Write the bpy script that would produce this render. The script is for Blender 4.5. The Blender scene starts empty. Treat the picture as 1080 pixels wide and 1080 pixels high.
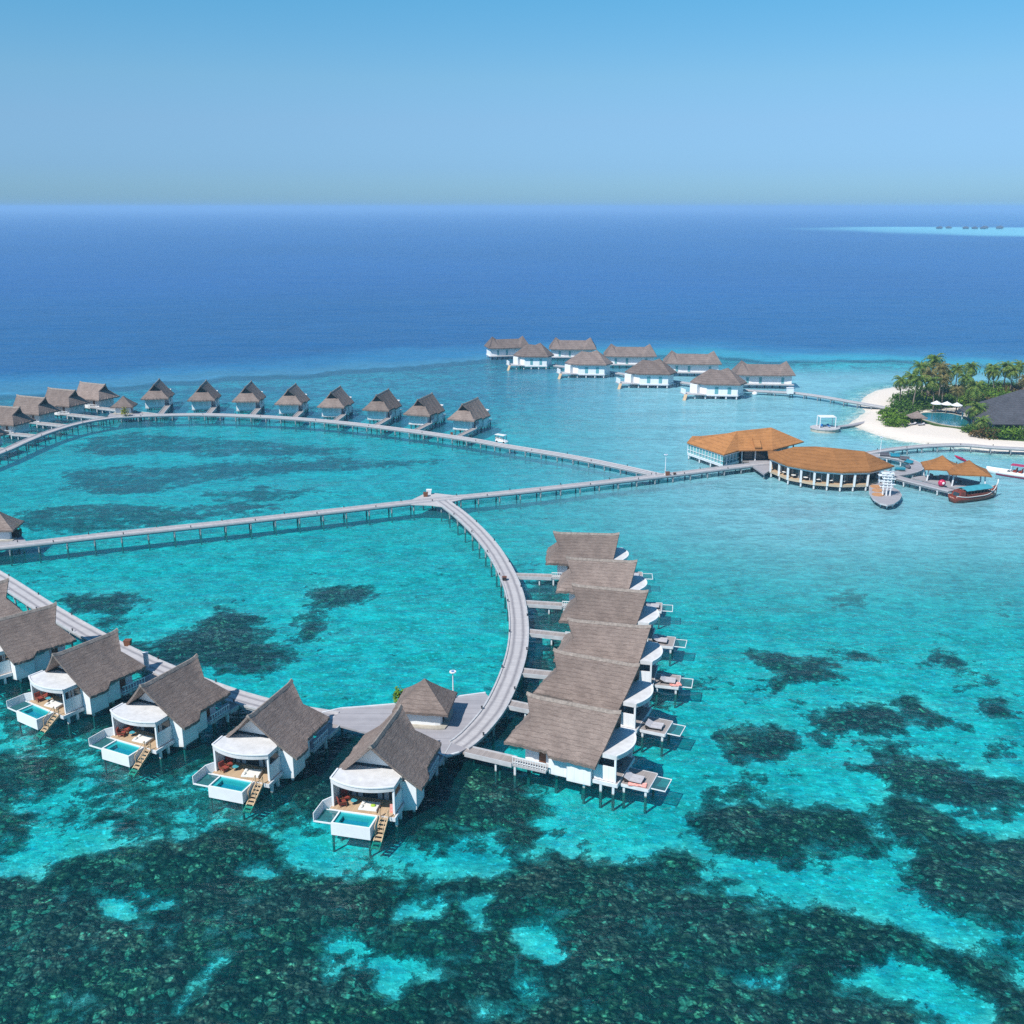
import bpy, bmesh, math, random
import numpy as np
R = math.radians
rnd = random.Random(7)
sc = bpy.context.scene
COL = sc.collection
# ------------------------------------------------------------------ camera
H, PITCH, F = 60.0, R(16.6), 1080.0
cam = bpy.data.cameras.new('camera'); camo = bpy.data.objects.new('camera', cam); COL.objects.link(camo)
camo.location = (0, 0, H); camo.rotation_euler = (math.pi/2 - PITCH, 0, 0)
cam.sensor_width = 36; cam.lens = 36; cam.clip_start = 1; cam.clip_end = 120000
sc.camera = camo
SP, CP = math.sin(PITCH), math.cos(PITCH)
def at(px, py, z=0.0):
    """world point of height z under a photo position (used to survey the place)"""
    u = (px-540)/F; v = (py-540)/F
    t = (H-z)/(SP+v*CP)
    return (u*t, t*(CP-v*SP), z)
def a2(px, py, z=0.0):
    p = at(px, py, z); return (p[0], p[1])

# ------------------------------------------------------------------ nodes / materials
def newmat(name):
    m = bpy.data.materials.new(name); m.use_nodes = True
    nt = m.node_tree
    for n in list(nt.nodes): nt.nodes.remove(n)
    out = nt.nodes.new('ShaderNodeOutputMaterial')
    return m, nt, out
class NT:
    def __init__(s, nt): s.nt = nt
    def n(s, typ, ins=None, **kw):
        nd = s.nt.nodes.new(typ)
        for k, v in kw.items(): setattr(nd, k, v)
        for k, v in (ins or {}).items():
            if isinstance(v, bpy.types.NodeSocket): s.nt.links.new(v, nd.inputs[k])
            else: nd.inputs[k].default_value = v
        return nd
    def l(s, a, b): s.nt.links.new(a, b)
    def math(s, op, a, b=None, c=None, clamp=False):
        nd = s.nt.nodes.new('ShaderNodeMath'); nd.operation = op; nd.use_clamp = clamp
        for i, v in enumerate((a, b, c)):
            if v is None: continue
            if isinstance(v, bpy.types.NodeSocket): s.nt.links.new(v, nd.inputs[i])
            else: nd.inputs[i].default_value = v
        return nd.outputs[0]
    def mix(s, fac, a, b):
        nd = s.nt.nodes.new('ShaderNodeMix'); nd.data_type = 'RGBA'
        for i, v in ((0, fac), (6, a), (7, b)):
            if isinstance(v, bpy.types.NodeSocket): s.nt.links.new(v, nd.inputs[i])
            else: nd.inputs[i].default_value = v if i == 0 else (*v[:3], 1)
        return nd.outputs[2]
    def ramp(s, fac, stops):
        nd = s.nt.nodes.new('ShaderNodeValToRGB'); cr = nd.color_ramp
        while len(cr.elements) < len(stops): cr.elements.new(.5)
        for e, (p, c) in zip(cr.elements, stops):
            e.position = p; e.color = (*c[:3], 1) if len(c) > 1 else (c[0],)*3+(1,)
        s.nt.links.new(fac, nd.inputs[0]); return nd.outputs[0]
    def noise(s, vec, scale, detail=3, rough=.55, dist=0):
        nd = s.nt.nodes.new('ShaderNodeTexNoise')
        nd.inputs['Scale'].default_value = scale; nd.inputs['Detail'].default_value = detail
        nd.inputs['Roughness'].default_value = rough; nd.inputs['Distortion'].default_value = dist
        if vec is not None: s.nt.links.new(vec, nd.inputs['Vector'])
        return nd.outputs['Fac']
    def mapv(s, vec, sc_):
        nd = s.nt.nodes.new('ShaderNodeVectorMath'); nd.operation = 'MULTIPLY'
        s.nt.links.new(vec, nd.inputs[0]); nd.inputs[1].default_value = sc_; return nd.outputs[0]

def simple(name, col, rough=.6, var=.12, scale=1.5, bump=0.0, metal=0, col2=None, spec=.5):
    """painted / plain surface with procedural unevenness"""
    m, nt, out = newmat(name); g = NT(nt)
    tc = g.n('ShaderNodeTexCoord').outputs['Object']
    geo = g.n('ShaderNodeNewGeometry').outputs['Position']
    f1 = g.noise(geo, scale, 5, .65)
    f = g.ramp(f1, [(.3, (0,)), (.7, (1,))])
    c2 = col2 or tuple(c*(1-var*2) for c in col)
    c = g.mix(f, c2, col)
    b = g.n('ShaderNodeBsdfPrincipled', {'Base Color': c, 'Roughness': rough, 'Metallic': metal, 'Specular IOR Level': spec})
    if bump:
        bm = g.n('ShaderNodeBump', {'Strength': bump, 'Distance': .05, 'Height': g.noise(tc, scale*8, 3)})
        g.l(bm.outputs[0], b.inputs['Normal'])
    g.l(b.outputs[0], out.inputs[0]); return m

def thatch(name, c_dark, c_light, course=2.6):
    m, nt, out = newmat(name); g = NT(nt)
    tc = g.n('ShaderNodeTexCoord').outputs['Object']
    info = g.n('ShaderNodeObjectInfo')
    sep = g.n('ShaderNodeSeparateXYZ', {0: tc})
    wob = g.noise(tc, 1.3, 4, .6)
    z = g.math('ADD', g.math('MULTIPLY', sep.outputs[2], course), g.math('MULTIPLY', wob, 1.1))
    saw = g.math('FRACT', z)
    streak = g.noise(g.mapv(tc, (.9, .9, 7.0)), 1.5, 6, .75)
    fib = g.noise(g.mapv(tc, (3.2, 3.2, .8)), 3.5, 5, .8)
    patch = g.noise(tc, .45, 3, .6)
    f = g.math('ADD', g.math('MULTIPLY', streak, .55), g.math('MULTIPLY', fib, .45))
    c = g.ramp(f, [(.33, c_dark), (.5, tuple((a+b)/2 for a, b in zip(c_dark, c_light))), (.68, c_light)])
    c = g.mix(g.ramp(patch, [(.35, (0,)), (.7, (.45,))]), c, tuple(x*.62 for x in c_dark))
    c = g.mix(g.math('MULTIPLY', g.math('GREATER_THAN', saw, .86), .35), c, tuple(x*.5 for x in c_dark))
    hs = g.n('ShaderNodeHueSaturation', {'Color': c, 'Value': g.math('MULTIPLY_ADD', info.outputs['Random'], .34, .82)})
    h = g.math('ADD', g.math('MULTIPLY', saw, .6), g.math('ADD', g.math('MULTIPLY', fib, .9), streak))
    bm = g.n('ShaderNodeBump', {'Strength': .7, 'Distance': .13, 'Height': h})
    b = g.n('ShaderNodeBsdfPrincipled', {'Base Color': hs.outputs[0], 'Roughness': .95, 'Specular IOR Level': .15, 'Normal': bm.outputs[0]})
    g.l(b.outputs[0], out.inputs[0]); return m

def decking(name, c1, c2, track=None):
    """boardwalk planks: UV u = metres across, v = metres along"""
    m, nt, out = newmat(name); g = NT(nt)
    uv = g.n('ShaderNodeUVMap').outputs[0]
    sep = g.n('ShaderNodeSeparateXYZ', {0: uv}); u, v = sep.outputs[0], sep.outputs[1]
    geo = g.n('ShaderNodeNewGeometry').outputs['Position']
    pl = g.math('FLOOR', g.math('MULTIPLY', v, 5.0))
    wn = g.n('ShaderNodeTexWhiteNoise', noise_dimensions='1D'); g.l(pl, wn.inputs['W'])
    f = g.math('ADD', g.math('MULTIPLY', wn.outputs[0], .35), g.math('MULTIPLY', g.noise(geo, .8, 5, .7), .75), clamp=True)
    c = g.mix(f, c1, c2)
    if track is not None:
        a = g.math('ABSOLUTE', u)
        wob = g.math('MULTIPLY_ADD', g.noise(geo, .35, 2), .3, -.15)
        d = g.math('ABSOLUTE', g.math('SUBTRACT', g.math('ADD', a, wob), .62))
        t = g.math('SUBTRACT', 1, g.math('DIVIDE', d, .34), clamp=True)
        t = g.math('MULTIPLY', t, g.math('MULTIPLY_ADD', g.noise(geo, 1.7, 4, .7), .7, .45), clamp=True)
        c = g.mix(t, c, track)
    b = g.n('ShaderNodeBsdfPrincipled', {'Base Color': c, 'Roughness': .85, 'Specular IOR Level': .25})
    gap = g.math('GREATER_THAN', g.math('FRACT', g.math('MULTIPLY', v, 5.0)), .12)
    bm = g.n('ShaderNodeBump', {'Strength': .4, 'Distance': .02, 'Height': gap}); g.l(bm.outputs[0], b.inputs['Normal'])
    g.l(b.outputs[0], out.inputs[0]); return m

def planks(name, c1, c2, axis=0, per=4.5, rough=.75):
    m, nt, out = newmat(name); g = NT(nt)
    tc = g.n('ShaderNodeTexCoord').outputs['Object']
    sep = g.n('ShaderNodeSeparateXYZ', {0: tc})
    v = g.math('MULTIPLY', sep.outputs[axis], per)
    wn = g.n('ShaderNodeTexWhiteNoise', noise_dimensions='1D'); g.l(g.math('FLOOR', v), wn.inputs['W'])
    f = g.math('ADD', g.math('MULTIPLY', wn.outputs[0], .4), g.math('MULTIPLY', g.noise(tc, 1.6, 4, .7), .6), clamp=True)
    c = g.mix(f, c1, c2)
    c = g.mix(g.math('MULTIPLY', g.math('LESS_THAN', g.math('FRACT', v), .08), .5), c, tuple(x*.4 for x in c1))
    b = g.n('ShaderNodeBsdfPrincipled', {'Base Color': c, 'Roughness': rough, 'Specular IOR Level': .3})
    g.l(b.outputs[0], out.inputs[0]); return m

def glassy(name, col, rough=.08):
    m, nt, out = newmat(name); g = NT(nt)
    geo = g.n('ShaderNodeNewGeometry').outputs['Position']
    c = g.mix(g.noise(geo, .9, 2), col, tuple(x*1.9+.01 for x in col))
    b = g.n('ShaderNodeBsdfPrincipled', {'Base Color': c, 'Roughness': rough, 'Specular IOR Level': .6})
    g.l(b.outputs[0], out.inputs[0]); return m

def netmat(name, col, alpha):
    m, nt, out = newmat(name); g = NT(nt)
    tc = g.n('ShaderNodeTexCoord').outputs['Object']
    d = g.n('ShaderNodeBsdfDiffuse', {'Color': (*col, 1)}); t = g.n('ShaderNodeBsdfTransparent')
    f = g.math('MULTIPLY_ADD', g.noise(tc, 6, 2), .3, alpha-.15)
    mx = g.n('ShaderNodeMixShader', {0: f, 1: t.outputs[0], 2: d.outputs[0]})
    g.l(mx.outputs[0], out.inputs[0]); return m

def poolwater(name, tint):
    m, nt, out = newmat(name); g = NT(nt)
    geo = g.n('ShaderNodeNewGeometry').outputs['Position']
    bm = g.n('ShaderNodeBump', {'Strength': .5, 'Distance': .05, 'Height': g.noise(geo, 3, 3)})
    t = g.n('ShaderNodeBsdfTransparent', {'Color': (*tint, 1)})
    gl = g.n('ShaderNodeBsdfGlossy', {'Roughness': .05, 'Normal': bm.outputs[0]})
    fr = g.n('ShaderNodeFresnel', {'IOR': 1.33, 'Normal': bm.outputs[0]})
    mx = g.n('ShaderNodeMixShader', {0: g.math('MULTIPLY', fr.outputs[0], .6), 1: t.outputs[0], 2: gl.outputs[0]})
    g.l(mx.outputs[0], out.inputs[0]); return m

def foliage(name, c1, c2, c3=None):
    m, nt, out = newmat(name); g = NT(nt)
    geo = g.n('ShaderNodeNewGeometry')
    f = g.noise(geo.outputs['Position'], .5, 4, .7)
    f2 = g.math('ADD', g.math('MULTIPLY', geo.outputs['Random Per Island'], .5), g.math('MULTIPLY', f, .6), clamp=True)
    c = g.ramp(f2, [(.25, c1), (.6, c2), (.9, c3 or c2)])
    b = g.n('ShaderNodeBsdfPrincipled', {'Base Color': c, 'Roughness': .7, 'Specular IOR Level': .3})
    tr = g.n('ShaderNodeBsdfTranslucent', {'Color': c})
    mx = g.n('ShaderNodeMixShader', {0: .25, 1: b.outputs[0], 2: tr.outputs[0]})
    g.l(mx.outputs[0], out.inputs[0]); return m

def pilemat(name, top, algae=(.09, .12, .10)):
    m, nt, out = newmat(name); g = NT(nt)
    geo = g.n('ShaderNodeNewGeometry').outputs['Position']; z = g.n('ShaderNodeSeparateXYZ', {0: geo}).outputs[2]
    n = g.noise(geo, 2.0, 4, .7)
    f = g.ramp(g.math('ADD', z, g.math('MULTIPLY', n, .35)), [(.22, (0,)), (.42, (1,))])
    c = g.mix(f, algae, g.mix(n, tuple(x*.75 for x in top), top))
    b = g.n('ShaderNodeBsdfPrincipled', {'Base Color': c, 'Roughness': .8}); g.l(b.outputs[0], out.inputs[0]); return m
def paint(name, col):
    m, nt, out = newmat(name); g = NT(nt)
    geo = g.n('ShaderNodeNewGeometry').outputs['Position']; z = g.n('ShaderNodeSeparateXYZ', {0: geo}).outputs[2]
    st = g.noise(g.mapv(geo, (2.6, 2.6, .35)), 1.6, 5, .7); pt = g.noise(geo, .7, 5, .7)
    c = g.mix(g.ramp(st, [(.5, (0,)), (.75, (.5,))]), col, tuple(x*.72 for x in col))
    c = g.mix(g.ramp(pt, [(.5, (0,)), (.75, (.35,))]), c, (.62, .61, .57))
    low = g.ramp(g.math('ADD', g.math('MULTIPLY', z, .5), g.math('MULTIPLY', st, .3)), [(.3, (.55,)), (.75, (0,))])
    c = g.mix(low, c, (.42, .43, .38))
    sx = g.n('ShaderNodeTexCoord').outputs['Object']; so_ = g.n('ShaderNodeSeparateXYZ', {0: sx})
    seam = g.math('LESS_THAN', g.math('FRACT', g.math('MULTIPLY', g.math('ADD', so_.outputs[0], so_.outputs[1]), .95)), .035)
    c = g.mix(g.math('MULTIPLY', seam, .35), c, (.35, .36, .37))
    b = g.n('ShaderNodeBsdfPrincipled', {'Base Color': c, 'Roughness': .6, 'Specular IOR Level': .3}); g.l(b.outputs[0], out.inputs[0]); return m
M = dict(
    wallpaint=paint('salt_stained_white_boards', (.84, .84, .85)),
    wpile=pilemat('white_pile_with_algae', (.74, .75, .77)),
    thatch=thatch('grey_thatch', (.15, .110, .096), (.39, .31, .27)),
    thatch_far=thatch('brown_grey_thatch', (.14, .105, .095), (.34, .27, .24), 2.0),
    dark_roof=thatch('dark_grey_shingle', (.055, .055, .065), (.13, .13, .15), 2.2),
    orange=thatch('orange_shingle', (.36, .155, .052), (.47, .215, .08), 2.2),
    ridge=simple('ridge_thatch', (.38, .32, .28), .95, .25, 3, .4, spec=.1),
    white=simple('white_paint', (.82, .83, .84), .5, .05, .8),
    white2=simple('weathered_white_paint', (.74, .75, .77), .6, .10, 1.2),
    awning=simple('white_roof_membrane', (.74, .73, .73), .6, .12, 1.1),
    conc=simple('pale_concrete', (.54, .54, .56), .8, .15, 1.2),
    pile=pilemat('weathered_pile', (.34, .36, .38)),
    dark=simple('dark_timber', (.035, .03, .03), .7, .2, 2),
    iron=simple('dark_metal', (.05, .05, .055), .5, .1, 2),
    curtain=simple('grey_curtain', (.45, .47, .5), .8, .2, 3),
    brown=simple('brown_wood', (.22, .08, .035), .5, .2, 3),
    redwood=simple('red_brown_hull_wood', (.26, .055, .03), .35, .25, 1.6),
    red=simple('red_fabric', (.33, .055, .035), .8, .2, 4),
    coral_cloth=simple('coral_red_cloth', (.75, .16, .11), .8, .15, 5, col2=(.85, .55, .5)),
    stripe=simple('dark_plum_paint', (.16, .02, .06), .3, .1, 2),
    magenta=simple('magenta_plastic', (.55, .02, .09), .35, .1, 2),
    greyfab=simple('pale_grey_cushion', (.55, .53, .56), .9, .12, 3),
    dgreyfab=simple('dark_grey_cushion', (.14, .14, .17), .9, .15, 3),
    whitefab=simple('white_cushion', (.8, .78, .74), .9, .08, 3),
    tealfab=simple('teal_cushion', (.02, .30, .42), .85, .15, 3),
    bluefab=simple('blue_cushion', (.02, .18, .48), .85, .15, 3),
    canopy=simple('turquoise_canvas', (.06, .36, .44), .7, .12, 1.2),
    lime=simple('lime_cushion', (.4, .6, .05), .8, .1, 3),
    tan=planks('tan_teak_decking', (.40, .27, .16), (.60, .44, .29), 1),
    tan2=planks('tan_teak_boards', (.42, .29, .17), (.62, .46, .30), 0),
    greydeck=planks('silvered_decking', (.25, .22, .21), (.42, .37, .35), 0, 4.0),
    paledeck=planks('pale_bridge_boards', (.38, .37, .38), (.54, .53, .54), 0, 4.0),
    orangewood=planks('orange_wood_steps', (.42, .20, .09), (.6, .32, .15), 0),
    fascia=planks('tan_fascia', (.42, .32, .22), (.58, .46, .33), 2, 3),
    walk=decking('boardwalk', (.38, .36, .37), (.56, .53, .53), (.19, .18, .20)),
    plaza=decking('plaza_boards', (.24, .23, .25), (.43, .41, .43)),
    glass=glassy('dark_glass', (.02, .03, .035)),
    tealglass=glassy('teal_tinted_glass', (.10, .26, .28)),
    tile=simple('turquoise_pool_tile', (.10, .52, .52), .3, .1, 3),
    tileblue=simple('blue_pool_tile', (.03, .33, .46), .3, .15, 3),
    bigpool=simple('blue_green_pool_tile', (.03, .26, .32), .3, .3, .25, col2=(.05, .38, .42)),
    poolw=poolwater('pool_water', (.45, .9, .95)),
    net=netmat('rope_net', (.05, .16, .18), .6),
    leaf=foliage('hedge_leaves', (.055, .13, .01), (.15, .28, .02), (.26, .36, .04)),
    leaf2=foliage('bush_leaves', (.03, .085, .014), (.085, .18, .02), (.17, .26, .04)),
    leaf3=foliage('russet_leaves', (.07, .055, .015), (.16, .11, .03), (.24, .13, .05)),
    palm=foliage('palm_leaves', (.04, .11, .015), (.13, .22, .03), (.34, .32, .09)),
    palm2=foliage('dry_palm_leaves', (.07, .08, .02), (.18, .16, .045), (.36, .27, .12)),
    bark=simple('palm_bark', (.30, .24, .19), .9, .3, 2),
    grass=simple('lawn', (.06, .13, .015), .9, .35, .6),
    yellowleaf=foliage('yellow_green_leaves', (.12, .16, .01), (.30, .32, .02), (.42, .40, .04)),
    tyre=simple('black_tyre', (.02, .02, .02), .8, .1, 3),
    stone=simple('pale_stone_base', (.55, .50, .42), .85, .2, 1),
)

# ------------------------------------------------------------------ mesh builder
class MB:
    def __init__(s): s.v = []; s.f = []; s.uv = None
    def box(s, x0, x1, y0, y1, z0, z1):
        if x0 > x1: x0, x1 = x1, x0
        if y0 > y1: y0, y1 = y1, y0
        b = len(s.v)
        s.v += [(x, y, z) for z in (z0, z1) for y in (y0, y1) for x in (x0, x1)]
        s.f += [tuple(b+i for i in q) for q in ((0,2,3,1),(4,5,7,6),(0,1,5,4),(2,6,7,3),(0,4,6,2),(1,3,7,5))]
        return s
    def hexa(s, p):   # 8 points: bottom ring 4, top ring 4
        b = len(s.v); s.v += list(p)
        s.f += [tuple(b+i for i in q) for q in ((3,2,1,0),(4,5,6,7),(0,1,5,4),(1,2,6,5),(2,3,7,6),(3,0,4,7))]
        return s
    def prism(s, poly, z0, z1):
        b = len(s.v); n = len(poly)
        s.v += [(x, y, z0) for x, y in poly]+[(x, y, z1) for x, y in poly]
        s.f.append(tuple(b+i for i in reversed(range(n)))); s.f.append(tuple(b+n+i for i in range(n)))
        for i in range(n):
            j = (i+1) % n; s.f.append((b+i, b+j, b+n+j, b+n+i))
        return s
    def beam(s, p, q, w, h):
        px, py, pz = p; qx, qy, qz = q
        d = np.array([qx-px, qy-py, qz-pz], float); L = np.linalg.norm(d); d /= L
        up = np.array([0, 0, 1.]) if abs(d[2]) < .95 else np.array([1., 0, 0])
        r = np.cross(d, up); r /= np.linalg.norm(r); u = np.cross(r, d)
        P, Q = np.array(p, float), np.array(q, float); b = len(s.v)
        for e in (P, Q):
            for a, c in ((-1,-1),(1,-1),(1,1),(-1,1)): s.v.append(tuple(e+r*a*w/2+u*c*h/2))
        s.f += [tuple(b+i for i in k) for k in ((3,2,1,0),(4,5,6,7),(0,1,5,4),(1,2,6,5),(2,3,7,6),(3,0,4,7))]
        return s
    def tube(s, pts, rad, n=8, cap=True):
        b = len(s.v); pts = [np.array(p, float) for p in pts]
        if not hasattr(rad, '__len__'): rad = [rad]*len(pts)
        for i, p in enumerate(pts):
            d = pts[min(i+1, len(pts)-1)]-pts[max(i-1, 0)]; d /= np.linalg.norm(d)
            up = np.array([0, 0, 1.]) if abs(d[2]) < .9 else np.array([1., 0, 0])
            r = np.cross(d, up); r /= np.linalg.norm(r); u = np.cross(r, d)
            for k in range(n):
                a = 2*math.pi*k/n; s.v.append(tuple(p+(r*math.cos(a)+u*math.sin(a))*rad[i]))
        for i in range(len(pts)-1):
            for k in range(n):
                k2 = (k+1) % n; s.f.append((b+i*n+k, b+i*n+k2, b+(i+1)*n+k2, b+(i+1)*n+k))
        if cap:
            s.f.append(tuple(b+k for k in reversed(range(n)))); s.f.append(tuple(b+(len(pts)-1)*n+k for k in range(n)))
        return s
    def cyl(s, x, y, z0, z1, r, n=10, r2=None): return s.tube([(x, y, z0), (x, y, z1)], [r, r2 if r2 is not None else r], n)
    def ball(s, c, r, nu=10, nv=6):
        b = len(s.v); rx, ry, rz = r if hasattr(r, '__len__') else (r, r, r)
        for j in range(nv+1):
            th = math.pi*j/nv
            for i in range(nu):
                a = 2*math.pi*i/nu
                s.v.append((c[0]+rx*math.sin(th)*math.cos(a), c[1]+ry*math.sin(th)*math.sin(a), c[2]+rz*math.cos(th)))
        for j in range(nv):
            for i in range(nu):
                k = (i+1) % nu; s.f.append((b+j*nu+i, b+(j+1)*nu+i, b+(j+1)*nu+k, b+j*nu+k))
        return s
    def quad(s, *p): b = len(s.v); s.v += list(p); s.f.append(tuple(range(b, b+len(p)))); return s
    def build(s, name, mat, parent=None, smooth=False, recalc=True, flipy=False):
        me = bpy.data.meshes.new(name)
        vs = [(x, -y, z) for x, y, z in s.v] if flipy else s.v
        me.from_pydata([tuple(map(float, p)) for p in vs], [], s.f)
        if s.uv:
            ul = me.uv_layers.new(name='UVMap')
            for li, lp in enumerate(me.loops): ul.data[li].uv = s.uv[lp.vertex_index]
        if recalc:
            bm = bmesh.new(); bm.from_mesh(me); bmesh.ops.recalc_face_normals(bm, faces=bm.faces); bm.to_mesh(me); bm.free()
        if smooth: me.shade_smooth()
        me.materials.append(mat)
        o = bpy.data.objects.new(name, me); COL.objects.link(o)
        if parent is not None: o.parent = parent
        return o
def tag(o, label=None, cat=None, group=None, kind=None):
    if label: o['label'] = label
    if cat: o['category'] = cat
    if group: o['group'] = group
    if kind: o['kind'] = kind
    return o
def thing(name, label, cat, loc=(0, 0, 0), rz=0, group=None):
    o = bpy.data.objects.new(name, None); COL.objects.link(o); o.empty_display_size = .5
    o.location = loc; o.rotation_euler = (0, 0, rz)
    return tag(o, label, cat, group)
def kids(o): return [c for c in bpy.data.objects if c.parent == o]
KID = {}
def dup(o, parent=None):
    c = o.copy(); COL.objects.link(c); c.parent = parent
    if o.name not in KID: KID[o.name] = kids(o)
    for ch in KID[o.name]: dup(ch, c)
    return c

# ------------------------------------------------------------------ thatched villas
def jit(x, y): return .10*math.sin(5.3*x+1.7*y)+.07*math.sin(11.9*x-3.1*y+1)+.05*math.sin(23*x+9*y)
def roof_mesh(xr0, xr1, xe0, xe1, w, zr, ze, xg, sg, m=1, bump=None, th=.34, sag=.16, NS=9, NTT=34):
    mb = MB()
    def top(side, s, t):
        if s < sg: x0 = xr0+(xg-xr0)*s/sg
        else: x0 = xg+(xe0-xg)*((s-sg)/(1-sg))**.85
        x1 = xr1+(xe1-xr1)*s; x = x0+(x1-x0)*t
        se = s*(1+(bump(x)/w if (bump and side == m) else 0))
        y = side*w*se
        z = zr-(zr-ze)*se-sag*math.sin(math.pi*min(s, 1))
        z += .035*math.sin(1.1*x+side)*s + .22*max(0, (abs(t-.5)-.38)/.12)**2*(1-s)   # ends of the ridge kick up a little
        if s > .999: z += jit(x, y)*.38; y += side*jit(y+3, x)*.4
        else: z += .03*math.sin(3.1*x+7*s)
        return (x, y, z)
    S = [i/NS for i in range(NS+1)]
    if sg not in S: S.append(sg); S.sort()
    n = len(S)
    def panel(g, rims):
        b = len(mb.v); A, B = len(g), len(g[0])
        for row in g: mb.v += row
        for row in g: mb.v += [(x, y, z-th) for x, y, z in row]
        o = A*B
        for i in range(A-1):
            for j in range(B-1):
                q = (b+i*B+j, b+i*B+j+1, b+(i+1)*B+j+1, b+(i+1)*B+j)
                mb.f.append(q); mb.f.append(tuple(k+o for k in reversed(q)))
        for i in range(A-1):
            for j, key in ((0, 'l'), (B-1, 'r')):
                if key in rims and not (key == 'l' and rims.get('lmax') is not None and i >= rims['lmax']):
                    p = (b+i*B+j, b+(i+1)*B+j); mb.f.append((p[0], p[1], p[1]+o, p[0]+o))
        for j in range(B-1):
            if 'e' in rims: p = (b+(A-1)*B+j, b+(A-1)*B+j+1); mb.f.append((p[0], p[1], p[1]+o, p[0]+o))
            if 't' in rims: p = (b+j, b+j+1); mb.f.append((p[0], p[1], p[1]+o, p[0]+o))
    for side in (1, -1):
        g = [[top(side, s, j/NTT) for j in range(NTT+1)] for s in S]
        panel(g, {'l': 1, 'r': 1, 'e': 1, 'lmax': sum(1 for s in S if s < sg)})
    g = []
    for s in [s for s in S if s >= sg]:
        a = top(-1, s, 0); c = top(1, s, 0); row = []
        for j in range(17):
            t = j/16; x = a[0]+(c[0]-a[0])*t; y = a[1]+(c[1]-a[1])*t; z = a[2]+(c[2]-a[2])*t
            if s > .999: z += jit(y*1.3, 2)*.5; x += jit(y, 5)*.6
            x -= .12*math.sin(math.pi*t)*(s-sg)
            row.append((x, y, z))
        g.append(row)
    panel(g, {'e': 1, 't': 1})
    return mb

def stilt(root, x, y, ztop=1.3, r=.16, mat='wpile', zb=-2.7):
    MB().box(x-r, x+r, y-r, y+r, zb, ztop).build('stilt', M[mat], root)

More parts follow.
